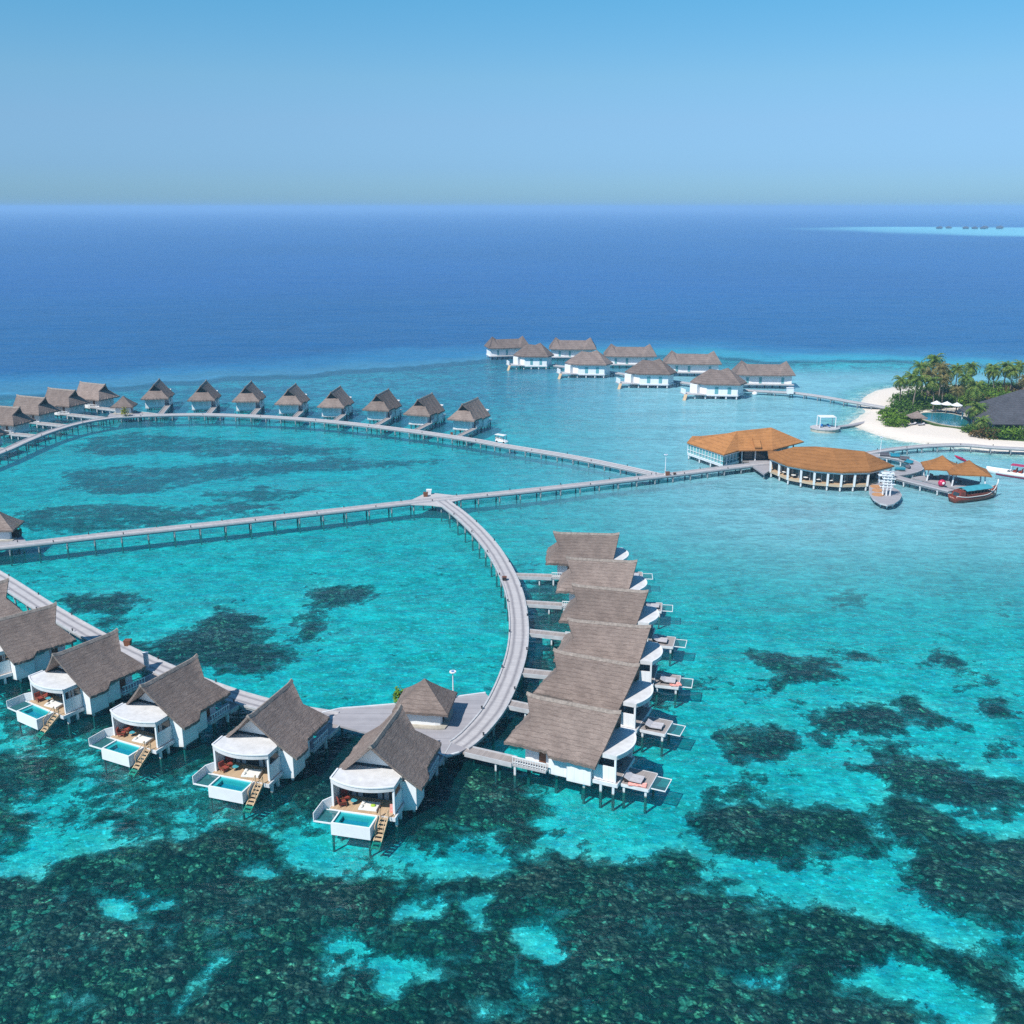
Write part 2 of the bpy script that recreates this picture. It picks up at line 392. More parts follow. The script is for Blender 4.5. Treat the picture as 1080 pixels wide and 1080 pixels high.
def make_villa(kind, m):
    """local +X points seaward, side m*Y carries the entrance bridge; kind 'pool' or 'sundeck'"""
    root = thing('overwater_villa', 'x', 'villa')
    fy = (m == -1)
    def stilt2(x, y, *a): stilt(root, x, m*y, *a)
    def B(mb, name, mat, par=None, smooth=False): return mb.build(name, M[mat], par or root, smooth, flipy=fy)
    if kind == 'pool': xr0, xr1, xe0, xe1, w = -4.6, 4.6, -5.0, 3.5, 4.45
    else: xr0, xr1, xe0, xe1, w = -5.5, 5.5, -6.5, 4.2, 4.05
    zr, ze, sg = 8.0, 3.95, .46
    xg = xr0+1.25
    bump = lambda x: .55 if x > .9 else (.0 if x < .4 else .55*(x-.4)/.5)
    b0 = bump if kind == 'pool' else (lambda x: .35 if x > -1.2 else 0.0)
    rf = B(roof_mesh(xr0, xr1, xe0, xe1, w, zr, ze, xg, sg, 1, b0), 'roof', 'thatch')
    rc = MB()
    N = 16
    for i in range(N):
        a = xr0+(xr1-xr0)*i/N; b = xr0+(xr1-xr0)*(i+1)/N
        za = zr+.22*max(0, (abs(i/N-.5)-.38)/.12)**2; zb = zr+.22*max(0, (abs((i+1)/N-.5)-.38)/.12)**2
        rc.hexa([(a,-.26,za-.22),(b,-.26,zb-.22),(b,.26,zb-.22),(a,.26,za-.22),(a,-.07,za+.10),(b,-.07,zb+.10),(b,.07,zb+.10),(a,.07,za+.10)])
    B(rc, 'ridge_cap', 'ridge', rf)
    k = (zr-ze)/w
    # sea gable, white triangle; walkway gablet open, its shade put in as a dark panel
    xs = xe1-1.15; zb = 4.85; yb = (zr-.55-zb)/k
    B(tri(xs-.1, xs, yb, zb, zr-.55), 'gable_panel', 'white')
    zg = zr-(zr-ze)*sg-.25; yg = (zr-.5-zg)/k
    B(tri(xg+.15, xg+.25, yg, zg, zr-.5), 'gablet_shade_panel', 'dark')
    # body
    yb1 = -3.5 if kind == 'pool' else -3.2
    yb2 = 2.75 if kind == 'pool' else 2.5
    xw = -4.0 if kind == 'pool' else -4.6
    xt = 3.2 if kind == 'pool' else 3.5
    body = B(MB().box(xw, xt, yb1, yb2, .85, 4.35), 'wall', 'wallpaint')
    fl = MB().box(xw-.1, xt+.05, yb1-.1, yb2+.1, .60, .846); B(fl, 'floor_slab', 'conc')
    # projecting bath and dressing boxes on the bridge side
    yo = yb2
    def bay(x0, x1, y1, z0, z1):
        mb = MB(); mb.hexa([(x0,yo-.2,z0),(x1,yo-.2,z0),(x1,y1,z0+.42),(x0,y1,z0+.42),(x0,yo-.2,z1),(x1,yo-.2,z1),(x1,y1,z1),(x0,y1,z1)]); return mb
    y1 = 4.25 if kind == 'pool' else 3.75; y2 = 3.65 if kind == 'pool' else 3.35
    zt1 = 3.95; zt2 = 4.05
    b1 = B(bay(.75, xt-.02, y1, .30, zt1-.15), 'bay', 'wallpaint')
    wn = B(MB().box(1.1, xt-.55, y1-.05, y1+.03, 2.85, 3.55), 'window', 'tealglass', b1)
    b2 = B(bay(-1.5, .745, y2, .40, zt2-.1), 'bay', 'wallpaint')
    B(MB().box(-.9, .2, y2-.05, y2+.03, 3.0, 3.6), 'window', 'tealglass', b2)
    B(MB().box(.74, .80, yo-.1, y1+.02, .75, zt1-.12), 'trim', 'white2', b1)
    # entrance door with arch
    d = MB(); pts = [(-2.95, 1.5), (-2.15, 1.5), (-2.15, 3.0)]+[(-2.55+.4*math.cos(a), 3.0+.45*math.sin(a)) for a in np.linspace(.3, math.pi-.3, 6)]+[(-2.95, 3.0)]
    n = len(pts); d.v = [(x, yo-.03, z) for x, z in pts]+[(x, yo+.05, z) for x, z in pts]
    d.f = [tuple(range(n)), tuple(range(2*n-1, n-1, -1))]+[(i, (i+1) % n, n+(i+1) % n, n+i) for i in range(n)]
    dr = B(d, 'door', 'brown'); B(MB().box(-2.9, -2.86, yo+.05, yo+.1, 2.2, 2.4), 'handle', 'iron', dr)
    # gallery beside the door
    B(MB().box(xw-.9, -1.52, yo+.11, 4.15, 1.22, 1.5), 'gallery', 'paledeck')
    rl = MB(); rl.box(xw-.9, -1.52, 4.05, 4.15, 2.32, 2.42); rl.box(xw-.9, -1.52, 4.07, 4.13, 1.68, 1.74)
    x = xw-.85
    while x < -1.5: rl.box(x, x+.06, 4.07, 4.13, 1.5, 2.34); x += .42 if kind == 'pool' else .3
    B(rl, 'railing', 'white')
    # back (walkway-end) wall panels and small shutters
    for yy in (-2.4, -.6, 1.2):
        B(MB().box(xw-.06, xw+.02, yy-.55, yy+.55, 1.75, 3.5), 'shutter', 'white2', body)
    # stilts
    for xx in (xw+.4, -.9, 2.2):
        for yy in (yb1+.5, yb2-.1): stilt2(xx, yy, .60)
    stilt2(xw-.6, 3.95, 1.22, .12); stilt2(2.6, y1-.5, .55, .12)
    # ---- terrace
    if kind == 'pool': ya, yc, xf = -4.0, 2.8, 5.5
    else: ya, yc, xf = -2.7, 3.2, 6.0
    ym = (ya+yc)/2
    aw = [(xe1-.95, ya+1.35), (xe1+.22, ya)]+[(xf+.12+.95*(1-((y-ym)/((yc-ya)/2))**2), y) for y in np.linspace(ya, yc, 15)]+[(xe1+.22, yc), (xe1-.95, yc-1.35)]
    a = B(MB().prism(aw, 4.12, 4.62), 'awning', 'awning')
    rimp = MB()
    for i in range(1, len(aw)-3): rimp.beam((*aw[i], 4.66), (*aw[i+1], 4.66), .16, .12)
    B(rimp, 'rim', 'white', a)
    for yy in (ya+.12, yc-.12): B(MB().box(xf-.12, xf+.1, yy-.11, yy+.11, 1.3, 4.12), 'post', 'white')
    xd = 6.05 if kind == 'pool' else 6.3
    B(MB().box(xt+.06, xd, ya-.05, yc+.05, 1.25, 1.42), 'terrace_deck', 'tan' if kind == 'pool' else 'greydeck')
    B(MB().box(xt+.06, xd+.02, ya-.1, ya-.052, .95, 1.45).box(xt+.06, xd+.02, yc+.052, yc+.22, .98, 1.40).box(xd+.002, xd+.08, ya-.1, yc+.2, .98, 1.41), 'edge_beam', 'white2')
    B(MB().box(xt+.07, xf-.13, yc-.16, yc-.04, 1.42, 3.15), 'side_wall', 'wallpaint')
    B(MB().box(xt+.07, xf-.13, ya+.04, ya+.16, 1.42, 4.1), 'side_wall', 'wallpaint')
    B(MB().box(xt+.05, xt+.065, ya+.3, yc-.3, 1.45, 3.9), 'window', 'glass', body)
    cu = MB()
    for i in range(7):
        y0 = ya+.5+i*.72; 
        if i not in (3, 4): cu.box(xt+.068, xt+.10, y0, y0+.5, 1.5, 3.85)
    B(cu, 'curtain', 'curtain', body)
    for xx, yy in ((xd-.3, ya+.2), (xf-.1, yc+.05), (xt+1, yc+.05)): stilt2(xx, yy, .98, .13)
    if kind == 'pool':
        # plunge pool basin: floor, four sides, inner step
        bs = MB(); X0, X1, Y0, Y1 = 6.15, 8.45, -2.95, 1.2; t = .16
        bs.box(X0, X1, Y0, Y1, .10, .5); bs.box(X0, X0+t, Y0, Y1, .502, 1.46); bs.box(X1-t, X1, Y0, Y1, .502, 1.46)
        bs.box(X0+t+.002, X1-t-.002, Y0, Y0+t, .502, 1.458); bs.box(X0+t+.002, X1-t-.002, Y1-t, Y1, .502, 1.458)
        bo = B(bs, 'pool_basin', 'white')
        B(MB().box(X0+t+.01, X1-t-.01, Y0+t+.01, Y1-t-.01, .51, .86), 'pool_floor', 'tileblue', bo)
        ld = MB(); ld.box(X0+t+.01, X0+t+.42, Y0+t+.01, Y1-t-.01, .87, 1.27); ld.box(X1-t-.4, X1-t-.01, Y0+t+.01, Y1-t-.01, .87, 1.26)
        ld.box(X0+t+.43, X1-t-.41, Y0+t+.01, Y0+t+.45, .87, 1.265); ld.box(X0+t+.43, X1-t-.41, Y1-t-.4, Y1-t-.01, .87, 1.255)
        B(ld, 'pool_ledge', 'tile', bo)
        B(MB().quad((X0+t+.003, Y0+t+.003, 1.38), (X1-t-.003, Y0+t+.003, 1.38), (X1-t-.003, Y1-t-.003, 1.38), (X0+t+.003, Y1-t-.003, 1.38)), 'pool_water', 'poolw', bo)
        for xx, yy in ((8.3, 1.05), (8.3, -2.8), (6.4, -2.8)): stilt2(xx, yy, .10, .09)
        # rope net strip beside the pool
        nf = MB(); nf.box(6.15, 8.45, -4.72, -4.62, 1.28, 1.42); nf.box(8.35, 8.45, -4.615, -2.955, 1.28, 1.41); nf.box(6.15, 6.23, -4.615, -2.955, 1.28, 1.41)
        nt_ = B(MB().quad((6.23, -4.62, 1.34), (8.35, -4.62, 1.34), (8.35, -2.95, 1.34), (6.23, -2.95, 1.34)), 'net', 'net')
        B(nf, 'net_frame', 'white', nt_)
        pv = MB(); pv.hexa([(5.42,-4.08,1.3),(5.5,-4.02,1.3),(6.17,-4.70,1.3),(6.13,-4.80,1.3),(5.42,-4.08,2.45),(5.5,-4.02,2.45),(6.17,-4.70,2.3),(6.13,-4.80,2.3)])
        pv.box(6.15, 8.45, -4.80, -4.722, 1.28, 2.28)
        B(pv, 'privacy_panel', 'white')
        # stair down into the lagoon
        st = MB()
        for yy in (1.45, 2.25): st.beam((6.15, yy, 1.35), (8.95, yy, -.6), .1, .24)
        for i in range(8):
            f = (i+.4)/8; st.box(6.15+2.8*f-.16, 6.15+2.8*f+.16, 1.4, 2.3, 1.35-1.95*f-.02, 1.35-1.95*f+.06)
        for yy in (1.42, 2.28): st.beam((6.2, yy, 2.3), (7.75, yy, 1.25), .06, .06); st.box(6.17, 6.25, yy-.04, yy+.04, 1.4, 2.3); st.box(7.7, 7.77, yy-.04, yy+.04, .3, 1.28)
        B(st, 'stair', 'tan2')
    else:
        B(MB().box(6.5, 9.5, -.9, 2.5, .95, 1.12), 'sundeck', 'greydeck')
        B(MB().box(6.5, 9.52, 2.503, 2.6, .78, 1.13).box(9.503, 9.58, -.9, 2.5, .78, 1.13).box(6.5, 9.5, -1.0, -.903, .78, 1.13), 'edge_beam', 'white2')
        B(MB().box(6.28, 6.49, .2, 1.8, 1.0, 1.26), 'step', 'greydeck')
        for xx, yy in ((9.2, 2.35), (6.8, 2.35), (9.2, -.7)): stilt2(xx, yy, .78, .12)
        nf = MB(); nf.box(9.59, 11.2, 1.87, 1.95, .88, .98); nf.box(9.59, 11.2, -.69, -.61, .88, .98); nf.box(11.12, 11.2, -.605, 1.865, .88, .975)
        nt_ = B(MB().quad((9.6, -.61, .93), (11.12, -.61, .93), (11.12, 1.87, .93), (9.6, 1.87, .93)), 'net', 'net')
        B(nf, 'net_frame', 'white', nt_)
    return root
def tri(x0, x1, yb, zb, za):
    mb = MB(); mb.v = [(x0, -yb, zb), (x0, yb, zb), (x0, 0, za), (x1, -yb, zb), (x1, yb, zb), (x1, 0, za)]
    mb.f = [(0, 1, 2), (5, 4, 3), (0, 3, 4, 1), (1, 4, 5, 2), (2, 5, 3, 0)]; return mb

# ------------------------------------------------------------------ surveyed walkway lines (photo -> ground)
def spline(p, step=1.0):
    P = [np.array(q, float) for q in p]; P = [2*P[0]-P[1]]+P+[2*P[-1]-P[-2]]
    out = []
    for i in range(1, len(P)-2):
        a, b, c, d = P[i-1], P[i], P[i+1], P[i+2]; n = max(2, int(np.linalg.norm(c-b)/step))
        for k in range(n):
            t = k/n; out.append(.5*((2*b)+(-a+c)*t+(2*a-5*b+4*c-d)*t*t+(-a+3*b-3*c+d)*t**3))
    out.append(P[-2]); return out
DZ = 1.6
def px_path(l, z=DZ): return [a2(x, y, z) for x, y in l]
ring_low = spline(px_path([(-150, 545), (-90, 566), (-40, 588), (0, 610), (50, 642), (100, 671), (150, 696), (200, 717), (250, 735), (300, 748), (352, 757)]))
ring_right = spline(px_path([(484, 786), (497, 776), (520, 749), (536, 717), (545.5, 685), (547, 655), (542, 624), (529, 594), (511, 568), (488, 545), (466, 528)]))
straight = spline(px_path([(-120, 586), (0, 576.5), (110, 564.5), (250, 550), (350, 539), (450, 528), (560, 517), (690, 502.5), (760, 494), (812, 488)]))
ring_up = spline(px_path([(-120, 520), (-60, 499), (0, 477), (25, 466), (50, 456), (80, 447), (110, 441.5), (135, 439), (200, 437), (250, 438), (300, 440.5), (350, 444.5), (400, 450), (450, 456.5), (500, 464), (530, 469.5), (600, 481), (650, 491), (695, 501)]))

def jetty(label, path, width=2.9, z=DZ, gap=4.6, lamps=True, mat='walk', kerb=.2, piles=True, pm='pile', lampstep=6.0, zfloor=-2.7, kerbsides=(1, -1)):
    root = thing('jetty', label, 'jetty', group='white boardwalks across the lagoon')
    P = [np.array(p) for p in path]
    N = []; L = [0]
    for i in range(len(P)):
        d = P[min(i+1, len(P)-1)]-P[max(i-1, 0)]; d /= np.linalg.norm(d); N.append(np.array([-d[1], d[0]]))
        if i: L.append(L[-1]+np.linalg.norm(P[i]-P[i-1]))
    def strip(o0, o1, z0, z1):
        mb = MB(); mb.uv = []
        for p, n, l in zip(P, N, L):
            for o, zz in ((o0, z0), (o0, z1), (o1, z1), (o1, z0)):
                q = p+n*o; mb.v.append((q[0], q[1], zz)); mb.uv.append((o, l))
        for i in range(len(P)-1):
            for k in range(4):
                k2 = (k+1) % 4; mb.f.append((i*4+k, i*4+k2, (i+1)*4+k2, (i+1)*4+k))
        mb.f.append((0, 1, 2, 3)); e = (len(P)-1)*4; mb.f.append((e+3, e+2, e+1, e)); return mb
    w = width/2
    strip(-w, w, z-.16, z).build('deck', M[mat], root)
    for sd in (1, -1):
        strip(sd*(w-.32), sd*(w-.14), z-.45, z-.163).build('side_beam', M['pile'], root)
        if kerb and sd in kerbsides: strip(sd*(w-kerb), sd*w, z+.003, z+.12).build('kerb', M['conc'], root)
    def pos(l):
        i = min(max(1, int(np.searchsorted(L, l))), len(P)-1); t = (l-L[i-1])/(L[i]-L[i-1]); return P[i-1]*(1-t)+P[i]*t, N[i]
    if piles:
        l = 1.0
        while l < L[-1]-.5:
            p, n = pos(l)
            a, b = p+n*(w-.23), p-n*(w-.23)
            MB().beam((*(p+n*(w-.05)), z-.60), (*(p-n*(w-.05)), z-.60), .26, .28).build('cross_beam', M[pm], root)
            for q in (a, b): MB().cyl(q[0], q[1], zfloor, z-.74, .15, 8).build('pile', M[pm], root)
            l += gap
    if lamps:
        l = 3.0; k = 0
        while l < L[-1]-1:
            p, n = pos(l); sd = 1 if k % 2 else -1; q = p+n*sd*(w-.11)
            MB().cyl(q[0], q[1], z+.12, z+.42, .09, 8).cyl(q[0], q[1], z+.42, z+.47, .13, 8).build('lamp', M['iron'], root)
            l += lampstep; k += 1
    return root, P
jetty('boardwalk curving behind the row of plunge pool villas at lower left', ring_low, gap=5)
jetty('curved boardwalk with wheel tracks beside the row of six sundeck villas', ring_right, z=DZ+.008, gap=5, kerb=.22)
jetty('long straight boardwalk crossing the middle of the ring lagoon', straight, width=2.7, z=DZ+.016, gap=4.7)
jetty('long boardwalk arc in front of the far row of thatched villas', ring_up, width=2.6, z=DZ+.004, gap=4.8, lampstep=9)
RING = ring_low+ring_right+ring_up+straight
RINGA = np.array([tuple(p) for p in RING])

jp = [a2(x, y, 1.594) for x, y in [(425, 531.5), (446, 521.5), (458, 520), (478, 522.2), (505, 520.5), (486, 527), (474, 529.5), (484, 541), (473, 535), (455, 532.5)]]
t = thing('jetty_platform', 'widened wooden corner where the curved and straight boardwalks meet', 'platform'); mb = MB().prism(jp, 1.4, 1.594); mb.uv = [(x, y) for x, y, z in mb.v]; mb.build('deck', M['walk'], t)
for q in (jp[1], jp[3], jp[5], jp[8]): MB().cyl(q[0], q[1]+.2, -2.7, 1.4, .15, 8).build('pile', M['pile'], t)
# plaza with kiosk
pl = [a2(x, y, 1.588) for x, y in [(340, 752), (360, 747.5), (380, 746), (416, 743), (460, 738), (512, 731), (522, 742), (512, 760), (499, 785), (484, 794), (470, 798), (452, 790), (430, 782), (400, 776), (380, 771), (346, 762)]]
pz = thing('jetty_platform', 'broad grey wooden platform under the thatched kiosk hut', 'platform')
mb = MB().prism(pl, 1.36, 1.588); mb.uv = [(x, y) for x, y, z in mb.v]; mb.build('deck', M['plaza'], pz)
mb = MB()
for i in list(range(0, 5))+[9, 10]: mb.beam((*pl[i], 1.66), (*pl[i+1], 1.66), .2, .13)
mb.build('kerb', M['white2'], pz)
for x, y in [(360, 752), (395, 750), (440, 746), (490, 738), (395, 772), (440, 780), (470, 792), (495, 760), (430, 762)]:
    p = a2(x, y, 1.3); MB().cyl(*p, -2.7, 1.36, .18, 8).build('pile', M['pile'], pz)

# ------------------------------------------------------------------ villas: placing
def ridge_fit(near, far, z=8.0):
    a = np.array(a2(*near, z)); b = np.array(a2(*far, z)); d = b-a; L = np.linalg.norm(d); return a, b, d/L, L
def bridge(root, m, x0):
    """walkway from the gallery back to the nearest boardwalk (part of the villa)"""
    loc = np.array(root.location[:2]); a = root.rotation_euler[2]
    ex = np.array([math.cos(a), math.sin(a)]); ey = np.array([-math.sin(a), math.cos(a)])
    base = loc+ey*m*3.45; L = None
    for k in np.arange(0, 26, .25):
        q = base+ex*(x0-k)
        if np.min(np.hypot(*(RINGA-q).T)) < 1.55: L = k+.25; break
    if L is None: L = 5
    ya, yb = 2.75, 4.15
    mb = MB().box(x0-L, x0-.003, ya, yb, 1.26, 1.495)
    mb.build('bridge', M['greydeck'], root, flipy=(m == -1))
    sb = MB().box(x0-L+.25, x0, yb+.003, yb+.14, 1.1, 1.62).box(x0-L+.25, x0, ya-.14, ya-.003, 1.1, 1.62)
    sb.build('bridge_beam', M['conc'], root, flipy=(m == -1))
    for xx in np.arange(x0-2, x0-L+1, -3.2):
        for yy in (ya+.15, yb-.15): MB().box(xx-.1, xx+.1, m*yy-.1, m*yy+.1, -2.7, 1.26).build('stilt', M['wpile'], root)
ORD = ['first', 'second', 'third', 'fourth', 'fifth', 'sixth', 'seventh', 'eighth']
villas = {}
def place(proto, near, far, xr0, half, label, group, first, shift=0):
    a, b, d, L = ridge_fit(near, far)
    c = (a+b)/2
    if L > 2*half: c = a+d*half if shift == 0 else c
    o = proto if first else dup(proto)
    o.location = (c[0], c[1], 0); o.rotation_euler = (0, 0, math.atan2(d[1], d[0]))
    tag(o, label, 'villa', group); return o
# plunge pool villas, left lower row (near = walkway peak, far = seaward apex)
protoP = make_villa('pool', 1)
PV = [((7, 612), (-62, 627)), ((57.5, 637.5), (-13, 656)), ((124.2, 664.7), (55, 691.7)), ((207.8, 691.9), (147.8, 724.4)), ((304.7, 719.4), (258.2, 758)), ((418, 745.4), (385.7, 788.9))]
PL = ['plunge pool villa cut by the left photo edge, farthest of the lower left row',
      'plunge pool villa at left edge, roof cropped, behind the first fully visible pool',
      'leftmost plunge pool villa of the lower left row whose pool is fully visible',
      'plunge pool villa with bare left corner rail, third from the kiosk platform',
      'plunge pool villa second from the kiosk, next to the nearest pool villa',
      'plunge pool villa nearest the camera, thatched roof in front of the kiosk platform']
pool_villas = [place(protoP if i == 0 else protoP, n, f, -4.6, 4.6, PL[i], 'plunge pool villas along the lower left boardwalk', i == 0, 1) for i, (n, f) in enumerate(PV)]
RV = [((584.4, 561.6), (652.2, 563.3)), ((597.8, 588.2), (671, 592.2)), ((604.4, 616.7), (682.7, 624)), ((601, 653.3), (684, 661)), ((583.3, 685.6), (675.6, 702.2)), ((555.6, 732), (655.6, 752))]
protoR = make_villa('sundeck', -1)
RL = ['sundeck villa farthest up the right hand row, its bridge nearest the junction'] + \
     [f'sundeck villa {ORD[i]} from the far end of the right hand row' for i in (1, 2, 3)] + \
     ['sundeck villa second nearest in the right row, behind the one showing its railing',
      'nearest sundeck villa of the right row with white railing and brown arched door']
sun_villas = [place(protoR, n, f, -5.1, 5.1, RL[i], 'sundeck villas along the right curved boardwalk', i == 0, 1) for i, (n, f) in enumerate(RV)]
UV_ = [((161.5, 406.5), (168.5, 399.3)), ((210.8, 408), (218, 400.8)), ((258, 408.9), (265.5, 401.8)), ((302.8, 411.8), (312.5, 404.2)), ((348, 414.5), (359.5, 407)), ((396.3, 417.3), (410.2, 410.2)), ((440, 421.9), (456, 414.8)), ((486.7, 426.9), (504.4, 419.4))]
UL = ['thatched villa beside the small kiosk at the left end of the far row'] + [f'thatched villa {ORD[i]} from the left in the far row' for i in range(1, 7)] + ['thatched villa at the right end of the far row, nearest the white buggy']
up_villas = [place(protoR, n, f, -5.1, 5.1, UL[i], 'thatched villas in the far row behind the boardwalk', False, 1) for i, (n, f) in enumerate(UV_)]
protoL = make_villa('sundeck', 1)
LV = [((112.5, 405.8), (83.3, 402.7)), ((82, 412), (48.6, 408.9)), ((51.4, 420), (14.6, 416.6)), ((23.6, 430), (-15, 427)), ((-6, 443), (-48, 440)), ((-40, 458), (-84, 455))]
LL = ['grey thatched villa closest to the small kiosk in the upper left curve'] + [f'grey thatched villa {ORD[i]} from the kiosk along the upper left curve' for i in (1, 2)] + ['grey thatched villa fourth from the kiosk, at the left photo edge',
      'grey thatched villa cropped by the left photo edge beside the boardwalk bend', 'grey thatched villa just left of the photo edge']
left_villas = [place(protoL, n, f, -5.1, 5.1, LL[i], 'thatched villas around the upper left curve', i == 0, 1) for i, (n, f) in enumerate(LV[:5])]
pool_villas[5].location.x += .45; pool_villas[4].location.x += .25; pool_villas[4].location.y += .25
for o in pool_villas: bridge(o, 1, -4.9)
for o in sun_villas: bridge(o, -1, -5.5)
for o in up_villas: bridge(o, -1, -5.5)
for o in left_villas: bridge(o, 1, -5.5)

def lw(o, x, y, z):   # villa-local to world
    a = o.rotation_euler[2]; c, s = math.cos(a), math.sin(a)
    return (o.location[0]+c*x-s*y, o.location[1]+s*x+c*y, z)

# ------------------------------------------------------------------ terrace furniture
def make_daybed():
    t = thing('daybed', 'x', 'daybed')
    MB().box(-1.0, 1.0, -.75, .75, .0, .22).build('base', M['tan2'], t)
    MB().hexa([(-.97,-.72,.223),(.97,-.72,.223),(.97,.72,.223),(-.97,.72,.223),(-.94,-.7,.38),(.94,-.7,.38),(.94,.7,.38),(-.94,.7,.38)]).build('mattress', M['whitefab'], t)
    for s in (-1, 1): MB().ball((-.7, s*.36, .45), (.2, .3, .11), 10, 6).build('pillow', M['whitefab'], t, True)
    return t
def make_chair(mat):
    t = thing('armchair', 'x', 'chair')
    MB().box(-.36, .36, -.36, .36, .28, .45).build('seat', M[mat], t)
    MB().hexa([(-.42,-.36,.3),(-.30,-.36,.3),(-.30,.36,.3),(-.42,.36,.3),(-.55,-.36,.98),(-.44,-.36,.98),(-.44,.36,.98),(-.55,.36,.98)]).build('backrest', M[mat], t)
    for s in (-1, 1): MB().box(-.4, .34, s*.39-.04, s*.39+.04, .55, .62).box(.26, .33, s*.39-.03, s*.39+.03, .0, .55).build('armrest', M['brown'], t)
    for sx in (-.3, .3):
        for sy in (-.3, .3): MB().box(sx-.03, sx+.03, sy-.03, sy+.03, 0, .28).build('leg', M['brown'], t)
    return t
def make_table():
    t = thing('side_table', 'x', 'table')
    MB().cyl(0, 0, .42, .46, .35, 14).build('top', M['canopy'], t)
    MB().cyl(0, 0, .0, .42, .05, 8).cyl(0, 0, 0, .03, .2, 12).build('leg', M['iron'], t); return t
def make_lounger(mat='greyfab', base='dark'):
    t = thing('sun_lounger', 'x', 'sun lounger')
    MB().box(-1, 1, -.34, .34, .22, .30).build('frame', M[base], t)
    for sx in (-.85, .85):
        for sy in (-.28, .28): MB().box(sx-.04, sx+.04, sy-.04, sy+.04, 0, .22).build('leg', M[base], t)
    MB().box(-.35, .98, -.32, .32, .303, .42).build('cushion', M[mat], t)
    MB().hexa([(-.98,-.32,.62),(-.36,-.32,.31),(-.36,.32,.31),(-.98,.32,.62),(-.93,-.32,.74),(-.34,-.32,.43),(-.34,.32,.43),(-.93,.32,.74)]).build('headrest', M[mat], t)
    return t
def put(proto, used, world, rz, label, cat, group):
    o = proto if not used else dup(proto)
    o.location = world; o.rotation_euler = (0, 0, rz); tag(o, label, cat, group); return o
pd, pc, pt = make_daybed(), make_chair('red'), make_table()
vn = ['farthest pool villa at the photo edge', 'pool villa cut by the left edge', 'leftmost fully visible pool villa', 'pool villa third from the kiosk', 'pool villa second from the kiosk', 'pool villa nearest the kiosk']
ch_n = 0
for i, v in enumerate(pool_villas):
    rz = v.rotation_euler[2]
    put(pd, i > 0, lw(v, 5.15, .1+.25*math.sin(i*2.1), 1.42), rz+R(90+8+7*math.sin(i*3.3)), f'white daybed on terrace of the {vn[i]}', 'daybed', 'white daybeds beside the plunge pools')
    put(pc, ch_n > 0, lw(v, 4.2, -3.1, 1.42), rz+R(20+25*math.sin(i*1.7)), f'red armchair in the far corner, terrace of {vn[i]}', 'chair', 'red armchairs on the pool terraces'); ch_n += 1
    put(pc, True, lw(v, 5.25, -3.0, 1.42), rz+R(100+30*math.sin(i*2.9)), f'red armchair nearer the pool, terrace of {vn[i]}', 'chair', 'red armchairs on the pool terraces')
    put(pt, i > 0, lw(v, 4.7, -1.95, 1.42), rz, f'small turquoise table by red chairs, {vn[i]}', 'table', 'small tables on the pool terraces')
for v, mat, nm in ((pool_villas[5], 'lime', 'lime green cushion on daybed of the nearest pool villa'),):
    p = lw(v, 5.15, .3, 1.8); o = MB().ball((0, 0, 0.06), (.28, .22, .12), 10, 6).build('cushion', M[mat], None, True); o.location = p; tag(o, nm, 'cushion')
tp = lw(pool_villas[5], 5.2, 2.35, 1.42)
o = MB().hexa([(-.25,-.08,0),(.25,-.08,0),(.25,.08,0),(-.25,.08,0),(-.22,-.04,.9),(.22,-.04,.9),(.22,.04,.9),(-.22,.04,.9)]).build('towel', M['coral_cloth']); o.location = tp; o.rotation_euler[2] = 0; tag(o, 'coral red towel hung by the stair post of nearest pool villa', 'towel')
pl_ = make_lounger()
sn = ['farthest sundeck villa', 'second farthest sundeck villa', 'third farthest sundeck villa', 'third nearest sundeck villa', 'second nearest sundeck villa', 'nearest sundeck villa']
for i, v in enumerate(sun_villas):
    rz = v.rotation_euler[2]
    for j, yy in enumerate((-1.75, -1.0)):
        put(pl_, i+j > 0, lw(v, 7.9+.3*math.sin(i*2.3), yy+.15*math.sin(i), 1.12), rz+R(6*math.sin(i*1.9)), f'pale grey sun lounger on the {"seaward left" if j else "camera"} side, deck of {sn[i]}', 'sun lounger', 'sun loungers on the lower sundecks')
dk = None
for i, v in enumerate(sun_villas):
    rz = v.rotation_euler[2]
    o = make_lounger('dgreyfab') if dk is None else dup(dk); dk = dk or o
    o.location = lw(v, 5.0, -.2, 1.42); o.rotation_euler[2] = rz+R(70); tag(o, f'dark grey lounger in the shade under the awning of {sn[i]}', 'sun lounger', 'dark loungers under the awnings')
def cloth(name, loc, rz, sx, sy, mat, label, seed):
    r = random.Random(seed); mb = MB(); nx = ny = 7
    for k in (0.0, .05):
        for i in range(nx):
            for j in range(ny):
                mb.v.append((sx*(i/(nx-1)-.5)+r.uniform(-.05, .05), sy*(j/(ny-1)-.5)+r.uniform(-.05, .05), .04+k+.07*math.sin(i*1.9+seed)*math.sin(j*2.3)+(.05 if k else 0)))
    for i in range(nx-1):
        for j in range(ny-1):
            a = i*ny+j; mb.f.append((a, a+1, a+ny+1, a+ny)); a += nx*ny; mb.f.append((a, a+ny, a+ny+1, a+1))
    for i in range(nx-1):
        for j in (0, ny-1): a = i*ny+j; mb.f.append((a, a+ny, a+ny+nx*ny, a+nx*ny))
    for j in range(ny-1):
        for i in (0, nx-1): a = i*ny+j; mb.f.append((a, a+1, a+1+nx*ny, a+nx*ny))
    o = mb.build(name, M[mat]); o.location = loc; o.rotation_euler[2] = rz; return tag(o, label, 'towel')
v = sun_villas[5]; cloth('towel', lw(v, 8.2, -2.2, 1.42-.28), v.rotation_euler[2]+.2, 1.9, .7, 'coral_cloth', 'crumpled red and white towel on the nearest sundeck', 3)
